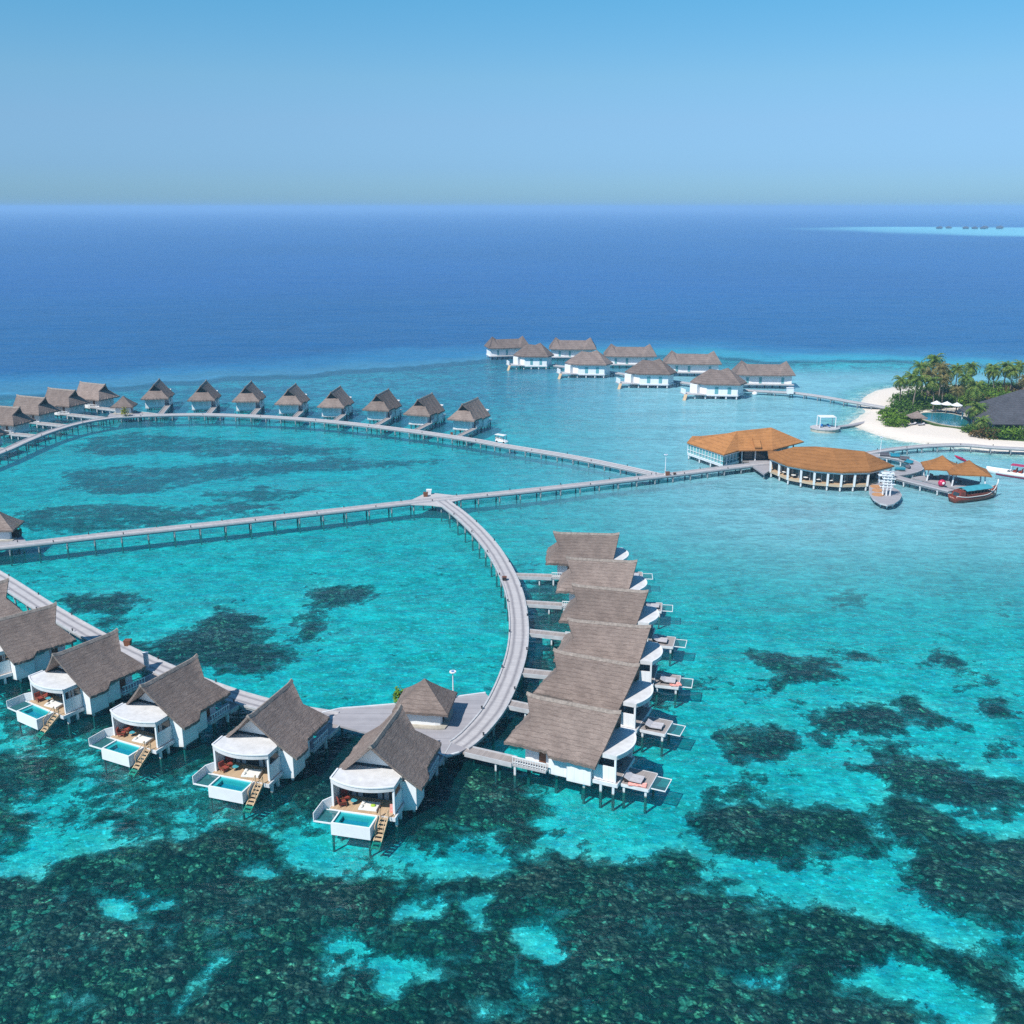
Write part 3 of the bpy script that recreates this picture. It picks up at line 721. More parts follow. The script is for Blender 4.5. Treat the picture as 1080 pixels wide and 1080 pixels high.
v = sun_villas[4-1]; cloth('towel', lw(v, 9.1, -2.0, 1.14), v.rotation_euler[2]+.4, 1.4, .8, 'coral_cloth', 'coral red towel at the outer corner of a sundeck', 5)

# ------------------------------------------------------------------ kiosks
def pyramid(mb, hx, hy, z0, z1, th=.3, n=8, cx=0, cy=0, sag=.12):
    b = len(mb.v); rows = []
    pts = []
    for (ax, ay), (bx, by) in (((-1,-1),(1,-1)), ((1,-1),(1,1)), ((1,1),(-1,1)), ((-1,1),(-1,-1))):
        for k in range(n): t = k/n; pts.append(((ax+(bx-ax)*t), (ay+(by-ay)*t)))
    m_ = len(pts); NR = 6
    for lay in (0, -th):
        for r in range(NR+1):
            s = r/NR
            for k, (x, y) in enumerate(pts):
                ss = max(s, .02); X, Y = x*hx*ss, y*hy*ss; z = z1+(z0-z1)*s-sag*math.sin(math.pi*s)
                if r == NR: z += jit(X+cx, Y+cy)*.5; X *= 1+jit(Y, X)*.03
                mb.v.append((cx+X, cy+Y, z+lay))
    o = m_*(NR+1)
    for r in range(NR):
        for k in range(m_):
            k2 = (k+1) % m_; q = (b+r*m_+k, b+r*m_+k2, b+(r+1)*m_+k2, b+(r+1)*m_+k)
            mb.f.append(q); mb.f.append(tuple(i+o for i in reversed(q)))
    for k in range(m_):
        k2 = (k+1) % m_; mb.f.append((b+NR*m_+k, b+NR*m_+k2, b+NR*m_+k2+o, b+NR*m_+k+o))
    mb.f.append(tuple(b+k for k in range(m_)))
    return mb
def kiosk(loc, rz, label, s=1.0, bz=DZ):
    t = thing('kiosk', label, 'kiosk', (loc[0], loc[1], bz), rz)
    pyramid(MB(), 3.3*s, 2.9*s, 2.15, 5.1*s, n=10).build('roof', M['thatch'], t)
    w = [(2.2*s*math.cos(a)*1.12, 1.9*s*math.sin(a)*1.1) for a in np.linspace(0, 2*math.pi, 25)[:-1]]
    w = [(max(-2.3*s, min(2.3*s, x*1.25)), max(-2*s, min(2*s, y*1.25))) for x, y in w]
    MB().prism(w, 0.02, 2.5).build('wall', M['white'], t)
    MB().prism([(x*1.3, y*1.35) for x, y in w], .004, .16).build('plinth', M['stone'], t)
    MB().box(2.25*s, 2.34*s, -1.2*s, -.3*s, .18, 2.1).build('door', M['dark'], t)
    MB().box(-1.2*s, .3*s, -2.06*s, -1.98*s, 1.9, 2.1).build('window', M['glass'], t)
    return t
k1 = a2(449, 757, DZ); kiosk(k1, R(-8), 'thatched kiosk hut on the platform between the two villa rows')
k2 = a2(131, 435.5, DZ); kiosk((k2[0], k2[1]+.6), R(5), 'small thatched kiosk beside a yellow shrub in the upper left', .98)
k3 = a2(-5, 571, DZ); kiosk((k3[0], k3[1]+2.5), R(5), 'thatched kiosk cropped by the left photo edge on the straight boardwalk')
for nm, poly in (('broad boardwalk landing under the small upper left kiosk', [(112, 441), (116, 436), (138, 433.5), (150, 436), (150, 439)]), ('boardwalk landing under the kiosk cut by the left edge', [(-40, 582), (-40, 569), (22, 564), (30, 574)])):
    pp = [a2(x, y, 1.58) for x, y in poly]; t = thing('jetty_platform', nm, 'platform')
    mb = MB().prism(pp, 1.36, 1.584); mb.uv = [(x, y) for x, y, z in mb.v]; mb.build('deck', M['plaza'], t)
    for q in pp: c = np.mean(pp, 0); q = c+(np.array(q)-c)*.85; MB().cyl(q[0], q[1], -2.7, 1.36, .15, 8).build('pile', M['pile'], t)

# ------------------------------------------------------------------ plants
def leafcloud(mb, c, r, n, size, rr, flat=.35):
    for _ in range(n):
        a = rr.uniform(0, 2*math.pi); u = rr.uniform(-.25, 1); rad = rr.uniform(.72, 1.04)
        k = math.sqrt(max(0, 1-u*u))
        lump = 1+.22*math.sin(3*a+c[0])*math.cos(4*u+c[1])
        p = np.array([c[0]+r[0]*k*math.cos(a)*rad*lump, c[1]+r[1]*k*math.sin(a)*rad*lump, c[2]+r[2]*u*rad*lump])
        d = np.array([rr.gauss(0, 1), rr.gauss(0, 1), rr.gauss(0, .6)]); d /= np.linalg.norm(d)
        e = np.cross(d, [rr.gauss(0, .5), rr.gauss(0, .5), 1]); e /= np.linalg.norm(e)
        s = size*rr.uniform(.6, 1.3)
        mb.quad(tuple(p-d*s), tuple(p-e*s*.5), tuple(p+d*s), tuple(p+e*s*.5))
def bush(name, loc, r, mat, label, group, seed, n=500, size=.35, cat='bush'):
    rr = random.Random(seed); t = thing(name, label, cat, loc, 0, group); mb = MB()
    blobs = [((0, 0, r[2]*.35), r)]+[((rr.uniform(-.6, .6)*r[0], rr.uniform(-.6, .6)*r[1], rr.uniform(.3, .7)*r[2]), (r[0]*rr.uniform(.35, .6), r[1]*rr.uniform(.35, .6), r[2]*rr.uniform(.4, .7))) for _ in range(5)]
    for c, q in blobs: leafcloud(mb, c, q, n//6+n//3*(c[0] == 0), size, rr)
    mb.build('foliage', M[mat], t, recalc=False)
    st = MB()
    for k in range(3): a = k*2.1; st.tube([(0, 0, -.1), (r[0]*.25*math.cos(a), r[1]*.25*math.sin(a), r[2]*.8)], [.07, .03], 5)
    st.build('stem', M['bark'], t); return t
p = lw0 = a2(420.5, 741, DZ); bush('potted_shrub', (p[0]+.2, p[1], DZ), (.9, .9, 1.5), 'leaf', 'green and yellow shrub at the back corner of the platform kiosk', None, 11, 260, .2, 'shrub')
p = a2(132.5, 439.0, DZ); bush('potted_shrub', (p[0], p[1]-.1, DZ), (1.2, 1.1, 1.9), 'yellowleaf', 'yellow green shrub in front of the small upper left kiosk', None, 12, 260, .25, 'shrub')
def planter(px, py, mat, label, leaf=True, s=1.0):
    p = a2(px, py, DZ); t = thing('planter', label, 'planter', (*p, DZ))
    MB().hexa([(-.5*s,-.5*s,0.01),(.5*s,-.5*s,0.01),(.5*s,.5*s,0.01),(-.5*s,.5*s,0.01),(-.6*s,-.6*s,1.0*s),(.6*s,-.6*s,1.0*s),(.6*s,.6*s,1.0*s),(-.6*s,.6*s,1.0*s)]).build('box', M[mat], t)
    if leaf:
        mb = MB(); leafcloud(mb, (0, 0, 1.1*s), (.6*s, .6*s, .9*s), 120, .16, random.Random(px)); mb.build('foliage', M['yellowleaf'], t, recalc=False)
    else: MB().box(-.64*s, .64*s, -.64*s, .64*s, 1.003*s, 1.07*s).build('lid', M['brown' if mat != 'white' else 'white'], t)
    return t
planter(18, 566, 'dark', 'dark planter with yellow green shrub beside the left edge kiosk', True, 1.2)
planter(449, 523.5, 'brown', 'brown wooden box at the boardwalk junction', False, .8)
planter(452.5, 521.0, 'white', 'white utility box at the boardwalk junction', False, .9)
planter(135, 680.5, 'brown', 'brown wooden box on the far edge of the lower left boardwalk', False, .75)
planter(532, 612, 'dark', 'dark box on the inner edge of the right curved boardwalk', False, .6)
planter(476.5, 458.6, 'brown', 'reddish brown box on the boardwalk before the right end villa', False, .6)
planter(704, 501.5, 'brown', 'brown box at the foot of the pole on the boardwalk junction', False, .8)
planter(711.5, 501, 'dark', 'small dark box right of the pole on the boardwalk junction', False, .5)
p = a2(155, 703.5, DZ); t = thing('notice_post', 'white square post standing on the lower left boardwalk', 'post', (*p, DZ)); MB().box(-.28, .28, -.16, .16, .01, 2.0).build('board', M['white2'], t); MB().box(-.34, .34, -.22, .22, 2.003, 2.1).build('cap', M['white'], t)
def lamp_mast(p, h, label, z=DZ):
    t = thing('lamp_mast', label, 'lamp post', (*p, z), 0, 'slender white lamp masts')
    MB().cyl(0, 0, 0, h, .09, 8, .06).cyl(0, 0, 0, .1, .22, 10).build('pole', M['white'], t)
    hd = MB().cyl(0, 0, h, h+.12, .42, 12).build('head', M['white'], t); MB().cyl(0, 0, h+.12, h+.16, .2, 10).build('sensor', M['bluefab'], hd)
    for s in (-1, 1): MB().cyl(s*.28, 0, h-.1, h-.003, .1, 8).build('spotlight', M['white2'], t)
lamp_mast(a2(478, 737, 1.6), 3.6, 'white lamp mast on the platform behind the kiosk')
lamp_mast(a2(701.5, 500.5, 1.6), 4.6, 'white lamp mast at the right boardwalk junction')
lamp_mast(a2(928, 480, 1.6), 4.4, 'white lamp mast beside the orange roofed restaurant')

# ------------------------------------------------------------------ golf buggy
p = a2(529, 466.8, DZ); d = np.array(a2(545, 469.5, DZ))-np.array(p)
t = thing('golf_buggy', 'white golf buggy driving on the boardwalk past the far villas', 'golf cart', (*p, DZ+.01), math.atan2(d[1], d[0]))
bo = MB().hexa([(-1.6,-.62,.3),(1.7,-.62,.3),(1.7,.62,.3),(-1.6,.62,.3),(-1.6,-.62,.75),(1.25,-.55,.85),(1.25,.55,.85),(-1.6,.62,.75)]).build('body', M['white'], t)
MB().box(-1.75, 1.25, -.68, .68, 1.95, 2.08).build('roof', M['white'], t)
for sx in (-1.55, 1.1):
    for sy in (-.6, .6): MB().box(sx-.04, sx+.04, sy-.04, sy+.04, .75, 1.95).build('post', M['iron'], t)
for sx in (-1.1, .0): MB().box(sx-.35, sx+.2, -.55, .55, .76, .95).box(sx-.4, sx-.28, -.55, .55, .953, 1.4).build('seat', M['whitefab'], t)
for sx in (-1.1, 1.15):
    for sy in (-.62, .62): MB().tube([(sx, sy-.09, .26), (sx, sy+.09, .26)], .26, 12).build('wheel', M['tyre'], t)


# ------------------------------------------------------------------ restaurant buildings
def shell(mb, pts, faces, th=.3):
    b = len(mb.v); n = len(pts); mb.v += list(pts)+[(x, y, z-th) for x, y, z in pts]
    edges = {}
    for f in faces:
        mb.f.append(tuple(b+i for i in f)); mb.f.append(tuple(b+n+i for i in reversed(f)))
        for i in range(len(f)):
            e = (f[i], f[(i+1) % len(f)]); k = tuple(sorted(e)); edges[k] = edges.get(k, 0)+1
    for (i, j), c in edges.items():
        if c == 1: mb.f.append((b+i, b+j, b+n+j, b+n+i))
    return mb
def lerp(a, b, t): return tuple(a[i]+(b[i]-a[i])*t for i in range(len(a)))
def inset(poly, k):
    c = np.mean(np.array(poly), 0); return [tuple(c+(np.array(p)-c)*k) for p in poly]
# long front building
EZ = 4.7
fr = [at(x, y, EZ) for x, y in [(810.5, 482.5), (829.6, 490.3), (859, 495.6), (889, 497.9), (918.5, 497.2), (943.5, 491.2)]]
rg = [None, at(838, 471.2, 7.4), at(860, 470.9, 7.6), at(877, 472.2, 7.9), at(911.9, 476, 7.3), None]
bk = [(fr[0][0]+1.5, fr[0][1]+7, EZ)]+[(2*rg[i][0]-fr[i][0], 2*rg[i][1]-fr[i][1], EZ) for i in (1, 2, 3, 4)]+[(fr[5][0]-.5, fr[5][1]+3, EZ)]
rest = thing('restaurant', 'long curved restaurant with shallow orange roof and white columns', 'restaurant')
rows = []
for i in range(6):
    if i in (0, 5): rows.append([fr[i], lerp(fr[i], bk[i], .33), lerp(fr[i], bk[i], .5), lerp(fr[i], bk[i], .67), bk[i]])
    else:
        m1 = lerp(fr[i], rg[i], .5); m2 = lerp(bk[i], rg[i], .5); rows.append([fr[i], (m1[0], m1[1], m1[2]-.12), rg[i], (m2[0], m2[1], m2[2]-.12), bk[i]])
fine = []
for i in range(5):
    for k in range(4 if i < 4 else 5): fine.append([lerp(rows[i][j], rows[i+1][j], k/4) for j in range(5)])
pts = [p for r in fine for p in r]; fcs = [(i*5+j, (i+1)*5+j, (i+1)*5+j+1, i*5+j+1) for i in range(len(fine)-1) for j in range(4)]
shell(MB(), pts, fcs).build('roof', M['orange'], rest)
per = [(p[0][0], p[0][1]) for p in fine]+[(p[4][0], p[4][1]) for p in reversed(fine)]
flr = inset(per, .95); gl = inset(per, .80)
MB().prism(flr, 1.12, 1.6).build('floor', M['fascia'], rest)
MB().prism(inset(per, .948), 1.603, 1.63).build('deck', M['tan'], rest)
MB().prism(gl, 1.64, 4.3).build('window_wall', M['glass'], rest)
fa = MB(); nf_ = len(fine)
fe = inset(per, .955)
for i in range(len(fe)): fa.beam((*fe[i], 4.18), (*fe[(i+1) % len(fe)], 4.18), .16, .4)
fa.build('fascia', M['white2'], rest)
for i in range(0, nf_, 2 if False else 1):
    if i % 2 and 0 < i < nf_-1: continue
    p = flr[i]; q = fe[i]; MB().beam((*p, 1.2), (*q, 4.05), .34, .42).build('column', M['white'], rest)
for i in range(1, nf_, 2):
    p = inset(per, .82)[i]; MB().cyl(*p, 1.63, 4.2, .1, 6).build('column', M['curtain'], rest)
for i in range(0, nf_, 2):
    p = inset(per, .93)[i]; MB().cyl(*p, -2.5, 1.12, .2, 8).build('pile', M['wpile'], rest)
rr = random.Random(4)
pp2 = inset(per, .88)
for i in range(2, nf_-2, 2):
    x, y = lerp(pp2[i], pp2[i+1], .5); t = thing('dining_table', f'dining table in bay {i//2} from the left under the orange restaurant roof', 'table', (x, y, 1.63), 0, 'dining tables in the front restaurant')
    t['label'] = 'dining table just inside the columns of the long orange roofed restaurant'
    MB().cyl(0, 0, .7, .75, .55, 12).build('top', M['whitefab'], t); MB().cyl(0, 0, 0, .7, .07, 6).build('leg', M['iron'], t)
# back building : low left wing + hipped main roof
L1, L2 = at(724.5, 466.6, 4.3), at(763.4, 479.5, 4.3)
IN, FR_, RC = at(779, 474.8, 4.5), at(815, 474.3, 4.6), at(848, 465.6, 4.8)
G0, G1 = at(777.5, 454.6, 7.7), at(813.3, 450.8, 7.8)
B1 = (RC[0]-6, G1[1]+9, 4.8); B0 = (G0[0]-2, G0[1]+8, 4.6); LB = (L1[0]+2.5, L1[1]+7, 4.4)
rest2 = thing('restaurant', 'orange roofed building with a low glazed left wing behind the long restaurant', 'restaurant')
shell(MB(), [L1, L2, IN, FR_, RC, B1, B0, LB, G0, G1, lerp(L1, G0, .5)], [(0, 1, 10), (1, 2, 8, 10), (2, 3, 9, 8), (3, 4, 9), (4, 5, 9), (5, 6, 8, 9), (6, 7, 10, 8), (7, 0, 10)], .28).build('roof', M['orange'], rest2)
q = at(797.5, 463.5, 6.5)
MB().hexa([(q[0]-.8, q[1]-2.6, 4.9), (q[0]+.8, q[1]-2.6, 4.9), (q[0]+.8, q[1]+.8, 6.6), (q[0]-.8, q[1]+.8, 6.6), (q[0]-.8, q[1]-2.6, 5.35), (q[0]+.8, q[1]-2.6, 5.35), (q[0]+.8, q[1]+.8, 6.95), (q[0]-.8, q[1]+.8, 6.95)]).build('roof_hatch', M['orange'], rest2)
wing = [(L1[0]+.3, L1[1]+.2), (L2[0]+.1, L2[1]+.4), (IN[0]+.5, IN[1]+1.2), (B0[0], B0[1]-2), (LB[0]+.6, LB[1]-.6)]
MB().prism(wing, 1.1, 1.5).build('floor', M['white2'], rest2)
MB().prism(inset(wing, .97), 1.504, 3.95).build('window_wall', M['tealglass'], rest2)
fm = MB()
for i in range(3):
    a, b = wing[i], wing[i+1]; L = math.dist(a, b); n = int(L/1.1)
    for zz, h in ((3.85, .22), (2.5, .07), (1.62, .18)): fm.beam((*a, zz), (*b, zz), .14, h)
    for k in range(n+1): p = lerp(a, b, k/n); fm.box(p[0]-.06, p[0]+.06, p[1]-.06, p[1]+.06, 1.5, 3.9)
fm.build('window_frame', M['white'], rest2)
main = [(IN[0]+1.2, IN[1]+1.5), (FR_[0]-.5, FR_[1]+1.6), (RC[0]-2.2, RC[1]+1.2), (B1[0]-1, B1[1]-1.4), (B0[0]+1, B0[1]-1.5)]
MB().prism(main, 1.08, 1.52).build('floor', M['greydeck'], rest2)
MB().prism(inset(main, .86), 1.524, 4.6).build('window_wall', M['glass'], rest2)
for i in range(3):
    a, b = main[i], main[i+1]; L = math.dist(a, b); n = max(1, int(L/2.4))
    for k in range(n+1): p = lerp(a, b, k/n); MB().box(p[0]-.13, p[0]+.13, p[1]-.13, p[1]+.13, 1.5, 4.4).build('column', M['white'], rest2)
for poly in (wing, main):
    for i in range(len(poly)):
        for k in (0, .33, .66):
            p = lerp(inset(poly, .94)[i], inset(poly, .94)[(i+1) % len(poly)], k); MB().cyl(*p, -2.5, 1.1, .19, 8).build('pile', M['wpile'], rest2)
# link platform between the two
lp = [a2(x, y, 1.57) for x, y in [(790, 489), (790, 483.5), (818, 480), (826, 484), (812, 496), (806, 500)]]
t = thing('jetty_platform', 'grey timber landing between the two orange roofed restaurants', 'platform'); mb = MB().prism(lp, 1.2, 1.572); mb.uv = [(x, y) for x, y, z in mb.v]; mb.build('deck', M['plaza'], t)
for q in inset(lp, .85): MB().cyl(*q, -2.5, 1.2, .17, 8).build('pile', M['pile'], t)
# trellis deck at right end
td = [a2(x, y, 1.3) for x, y in [(917, 510), (917, 520), (921, 526), (928, 530.5), (936, 532.5), (943, 531), (948.5, 527), (951, 522), (948, 517), (942, 514), (941, 509), (930, 506)]]
t = thing('jetty_platform', 'rounded grey deck carrying the white trellis tower', 'platform'); mb = MB().prism(td, 1.0, 1.3); mb.uv = [(x, y) for x, y, z in mb.v]; mb.build('deck', M['plaza'], t)
mb = MB()
for i in range(len(td)-2): mb.beam((*td[i], 1.14), (*td[i+1], 1.14), .14, .30)
mb.build('edge_beam', M['conc'], t)
for q in inset(td, .85): MB().cyl(*q, -2.5, 1.0, .15, 8).build('pile', M['wpile'], t)
for i, (x, y) in enumerate([(924, 513.5), (926, 517.5), (926, 522)]):
    p = a2(x, y, 1.3); MB().cyl(*p, 1.304, 1.48, 1.25, 14).build('step', M['orangewood'], t)
p = a2(934.5, 522.5, 1.3); t = thing('trellis_tower', 'tall white trellis tower with crossing slats beside the long restaurant', 'trellis', (*p, 1.3), R(-12))
for sx in (-.75, 0, .75): 
    for sy in (-.35, .35): MB().box(sx-.09, sx+.09, sy-.09, sy+.09, 0, 4.6+.3*sx).build('post', M['white'], t)
for k, (zz, dx) in enumerate([(1.9, -.2), (2.5, .3), (3.1, -.5), (3.7, .2), (4.3, -.7), (4.8, -.1)]):
    MB().box(dx-1.3, dx+1.3, -.5-.03*k, -.38, zz, zz+.16).box(dx-1.3, dx+1.3, .38, .5+.03*k, zz, zz+.16).build('slat', M['white'], t)
    MB().beam((dx-1.1, -.55, zz+.1), (dx+1.2, .55, zz+.5), .1, .12).build('brace', M['white'], t)

# ------------------------------------------------------------------ arrival jetty, lounge loop, island bridge
loop = spline(px_path([(915, 481), (930, 480.5), (945, 482.5), (957, 485.5), (966, 490), (966, 494.5), (956, 498), (942, 499.5), (930, 498)], 1.58), .6)
jetty('curved lounge deck looping beside the orange restaurant', loop, width=3.2, z=1.58, gap=4.5, lamps=False, mat='plaza', pm='wpile')
isl = spline(px_path([(900, 482), (918, 477.5), (948, 472.8), (983, 469.8), (1016, 469), (1048, 471.5), (1085, 473.5), (1120, 475)], 1.6))
jetty('arched boardwalk leading from the restaurant to the palm island', isl, width=2.2, z=1.62, gap=4.6, lampstep=8)
arr = spline(px_path([(938, 500.5), (955, 505.5), (975, 510.5), (1004, 517.5)], 1.56))
jetty('arrival boardwalk under the two orange pavilion roofs', arr, width=2.6, z=1.564, gap=4.2, lamps=False, mat='plaza', kerbsides=(-1,), pm='wpile')
ap = [a2(x, y, 1.54) for x, y in [(962, 503.5), (971, 502), (1000, 501), (1034, 508), (1030, 514), (1012, 515.5)]]
t = thing('jetty_platform', 'arrival deck beneath the paired orange pavilions beside the red boat', 'platform'); mb = MB().prism(ap, 1.2, 1.545); mb.uv = [(x, y) for x, y, z in mb.v]; mb.build('deck', M['plaza'], t)
for q in inset(ap, .9): MB().cyl(*q, -2.5, 1.2, .16, 8).build('pile', M['wpile'], t)
def pavilion(px, py, hx, hy, lab, rz):
    c = a2(px, py, 1.55); t = thing('pavilion', lab, 'pavilion', (*c, 1.55), rz, 'orange roofed arrival pavilions')
    pyramid(MB(), hx, hy, 2.9, 5.4, .22, 6, sag=.25).build('roof', M['orange'], t)
    for sx in (-1, 1):
        for sy in (-1, 1): MB().beam((sx*hx*.78, sy*hy*.72, 0), (sx*hx*.72, sy*hy*.68, 3.1), .28, .28).build('post', M['white'], t)
pavilion(991, 505, 3.9, 3.5, 'left hand orange pyramid pavilion on the arrival deck', R(-14))
pavilion(1019, 510.5, 4.3, 3.6, 'right hand orange pyramid pavilion behind the red boat', R(-14))
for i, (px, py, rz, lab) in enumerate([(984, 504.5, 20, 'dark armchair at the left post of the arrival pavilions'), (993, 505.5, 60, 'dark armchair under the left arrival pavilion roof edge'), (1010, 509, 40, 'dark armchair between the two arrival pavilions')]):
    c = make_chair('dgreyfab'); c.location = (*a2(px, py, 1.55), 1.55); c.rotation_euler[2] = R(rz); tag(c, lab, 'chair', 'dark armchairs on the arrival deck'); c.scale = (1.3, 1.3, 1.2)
p = a2(993, 513.2, 1.56); t = thing('lifebuoy_stand', 'round magenta drum shaped float on the arrival deck', 'float', (*p, 1.57))
MB().ball((0, 0, .8), (.85, .6, .78), 14, 9).build('body', M['magenta'], t, True); MB().ball((.1, -.52, .85), (.32, .14, .32), 10, 7).build('emblem', M['white'], t, True); MB().cyl(0, 0, 0, .15, .5, 12).build('base', M['iron'], t)
p = a2(1005, 492.5, 0); t = thing('jet_ski', 'red water scooter floating behind the orange pavilions', 'water scooter', (*p, 0), R(-20))
MB().hexa([(-1.5,-.5,-.1),(1.3,-.45,-.1),(1.3,.45,-.1),(-1.5,.5,-.1),(-1.6,-.6,.55),(1.9,-.2,.75),(1.9,.2,.75),(-1.6,.6,.55)]).build('hull', M['magenta'], t)
MB().box(-1.3, .2, -.28, .28, .56, 1.0).build('seat', M['red'], t); MB().beam((.4, 0, .6), (.8, 0, 1.25), .3, .2).beam((.65, -.45, 1.25), (.65, .45, 1.25), .07, .07).build('handlebar', M['iron'], t)
p = a2(1013, 489.5, 0); t = thing('kayak', 'slim red kayak standing tilted behind the right orange pavilion', 'kayak', (*p, .1), R(10))
MB().tube([(-1.9, 0, 2.2), (-1.1, 0, 1.7), (0, 0, 1.2), (1.1, 0, .7), (1.9, 0, .3)], [.05, .32, .4, .32, .05], 10).build('hull', M['magenta'], t, True)
MB().box(-.3, .3, -.2, .2, 1.45, 1.6).build('seat', M['iron'], t)
# lounge loop sofas
def sofa(px, py, rz, mat, lab, z=1.58):
    t = thing('sofa', lab, 'sofa', (*a2(px, py, z), z+.005), R(rz), 'sofas on the curved lounge deck')
    MB().box(-1.1, 1.1, -.45, .45, .1, .3).build('base', M['iron'], t); MB().box(-1.05, 1.05, -.42, .42, .303, .48).build('cushion', M[mat], t); MB().box(-1.1, 1.1, .32, .5, .483, .9).build('backrest', M[mat], t)
for i, (x, y, rz, mt, lab) in enumerate([(933, 481.2, -8, 'dgreyfab', 'dark sofa nearest the lamp mast on the curved lounge deck'), (944, 482.4, -12, 'tealfab', 'teal sofa on the far side of the curved lounge deck'), (953.5, 485.3, -35, 'dgreyfab', 'dark sofa at the far bend of the curved lounge deck'),
        (958, 489, -70, 'tealfab', 'teal sofa facing the outer bend of the curved lounge deck'), (957, 493.5, -110, 'dgreyfab', 'dark sofa low on the bend of the curved lounge deck'), (949, 496.6, 170, 'tealfab', 'teal sofa at the near inner edge of the curved lounge deck')]): sofa(x, y, rz, mt, lab)
# sunset platform
p = a2(870, 451.5, .8); t = thing('sunset_deck', 'small oval deck with white canopy standing off the sandbank', 'platform', (*p, 0), R(0))
MB().prism([(3.9*math.cos(a), 3.4*math.sin(a)) for a in np.linspace(0, 2*math.pi, 25)[:-1]], -2, .85).build('base', M['stone'], t)
MB().prism([(4.1*math.cos(a), 3.6*math.sin(a)) for a in np.linspace(0, 2*math.pi, 25)[:-1]], .853, 1.05).build('deck', M['paledeck'], t)
cp = MB().box(-1.9, 2.6, -1.2, 1.9, 4.0, 4.14).build('canopy', M['white'], t)
for sx in (-1.8, 2.5):
    for sy in (-1.1, 1.8): MB().box(sx-.1, sx+.1, sy-.1, sy+.1, 1.05, 4.0).build('post', M['white'], t)
for i, sx in enumerate((-.9, 1.0)):
    o = make_lounger('bluefab', 'white'); o.location = (p[0]+sx, p[1]+.2, 1.06); o.rotation_euler[2] = R(250+20*i); tag(o, f'blue lounger on the {"right" if i else "left"} under the white canopy of the oval deck', 'sun lounger', 'blue loungers on the oval deck')
jetty('low stone causeway from the oval deck to the sandbank', spline(px_path([(883, 449.8), (898, 448), (915, 444.5)], .6)), width=1.6, z=.62, piles=False, lamps=False, mat='plaza', kerb=0)

# ------------------------------------------------------------------ boats
def hull(L, W, Hh, bow_up, stern_up, n=18, sheer=1.0):
    secs = []
    for i in range(n+1):
        t = i/n; x = (t-.5)*L
        wd = W/2*max(.03, (1-max(0, (t-.45)/.55)**2.2))*(1-.35*max(0, (.25-t)/.25)**2)
        top = Hh+bow_up*max(0, (t-.6)/.4)**2.2+stern_up*max(0, (.3-t)/.3)**2; kl = -.35+.9*max(0, (t-.8)/.2)**2
        secs.append((x, wd, top, kl))
    mb = MB()
    for x, w, tp, kl in secs:
        for y, z in ((-w, tp), (-w*.93, tp*.45), (-w*.6, kl*.6), (0, kl), (w*.6, kl*.6), (w*.93, tp*.45), (w, tp), (w*.86, tp-.02), (w*.8, tp-.3), (-w*.8, tp-.3), (-w*.86, tp-.02)): mb.v.append((x, y, z))
    for i in range(n):
        for k in range(11): k2 = (k+1) % 11; mb.f.append((i*11+k, i*11+k2, (i+1)*11+k2, (i+1)*11+k))
    mb.f.append(tuple(range(11))); mb.f.append(tuple(n*11+k for k in reversed(range(11))))
    return mb
pA, pB = np.array(a2(1003, 530, 0)), np.array(a2(1051, 523.5, 0)); d = pB-pA
t = thing('wooden_boat', 'red brown wooden excursion boat with turquoise canopy moored at the arrival deck', 'boat', (*((pA+pB)/2), 0), math.atan2(d[1], d[0]))
hull(12.4, 3.6, 1.25, 1.5, .35).build('hull', M['redwood'], t, True)
MB().box(-5.6, 3.8, -1.25, 1.25, 1.0, 1.1).build('deck', M['tan2'], t)
rl = MB()
for i in range(17):
    a = i/18; b = (i+1)/18
    def top(tt): return 1.3+1.5*max(0, (tt-.6)/.4)**2.2+.35*max(0, (.3-tt)/.3)**2
    def wd(tt): return 1.8*max(.03, (1-max(0, (tt-.45)/.55)**2.2))*(1-.35*max(0, (.25-tt)/.25)**2)
    for s in (-1, 1): rl.beam(((a-.5)*12.4, s*wd(a), top(a)), ((b-.5)*12.4, s*wd(b), top(b)), .12, .12)
rl.build('gunwale', M['whitefab'], t)
cb = MB(); cb.box(-3.4, 3.0, -1.35, -1.22, 1.1, 1.75).box(-3.4, 3.0, 1.22, 1.35, 1.1, 1.75).box(-3.4, 3.0, -1.35, -1.22, 2.35, 2.5).box(-3.4, 3.0, 1.22, 1.35, 2.35, 2.5)
cabin = cb.build('cabin', M['redwood'], t)
for i in range(8):
    x = -3.35+i*.9
    for s in (-1, 1): MB().box(x-.06, x+.06, s*1.285-.05, s*1.285+.05, 1.75, 2.35).build('window_post', M['brown'], cabin)
MB().box(-3.3, 2.9, -1.0, 1.0, 1.12, 2.0).build('seating', M['dark'], cabin)
cn = MB()
xs = np.linspace(-3.9, 3.4, 9); ys = np.linspace(-1.6, 1.6, 7)
for lay in (0, -.08):
    for x in xs:
        for y in ys: cn.v.append((x, y, 2.62+.38*(1-(y/1.6)**2)+.03*math.sin(4*x)+lay))
for i in range(8):
    for j in range(6):
        a = i*7+j; cn.f.append((a, a+1, a+8, a+7)); cn.f.append((a+63, a+70, a+71, a+64))
for i in range(8):
    for j in (0, 6): a = i*7+j; cn.f.append((a, a+7, a+70, a+63))
for j in range(6):
    for i in (0, 8): a = i*7+j; cn.f.append((a, a+1, a+64, a+63))
cn.build('canopy', M['canopy'], t)
MB().hexa([(-5.4,-1.25,1.1),(-3.6,-1.25,1.1),(-3.6,1.25,1.1),(-5.4,1.25,1.1),(-5.0,-1.15,2.3),(-3.8,-1.15,2.5),(-3.8,1.15,2.5),(-5.0,1.15,2.3)]).build('wheelhouse', M['redwood'], t)
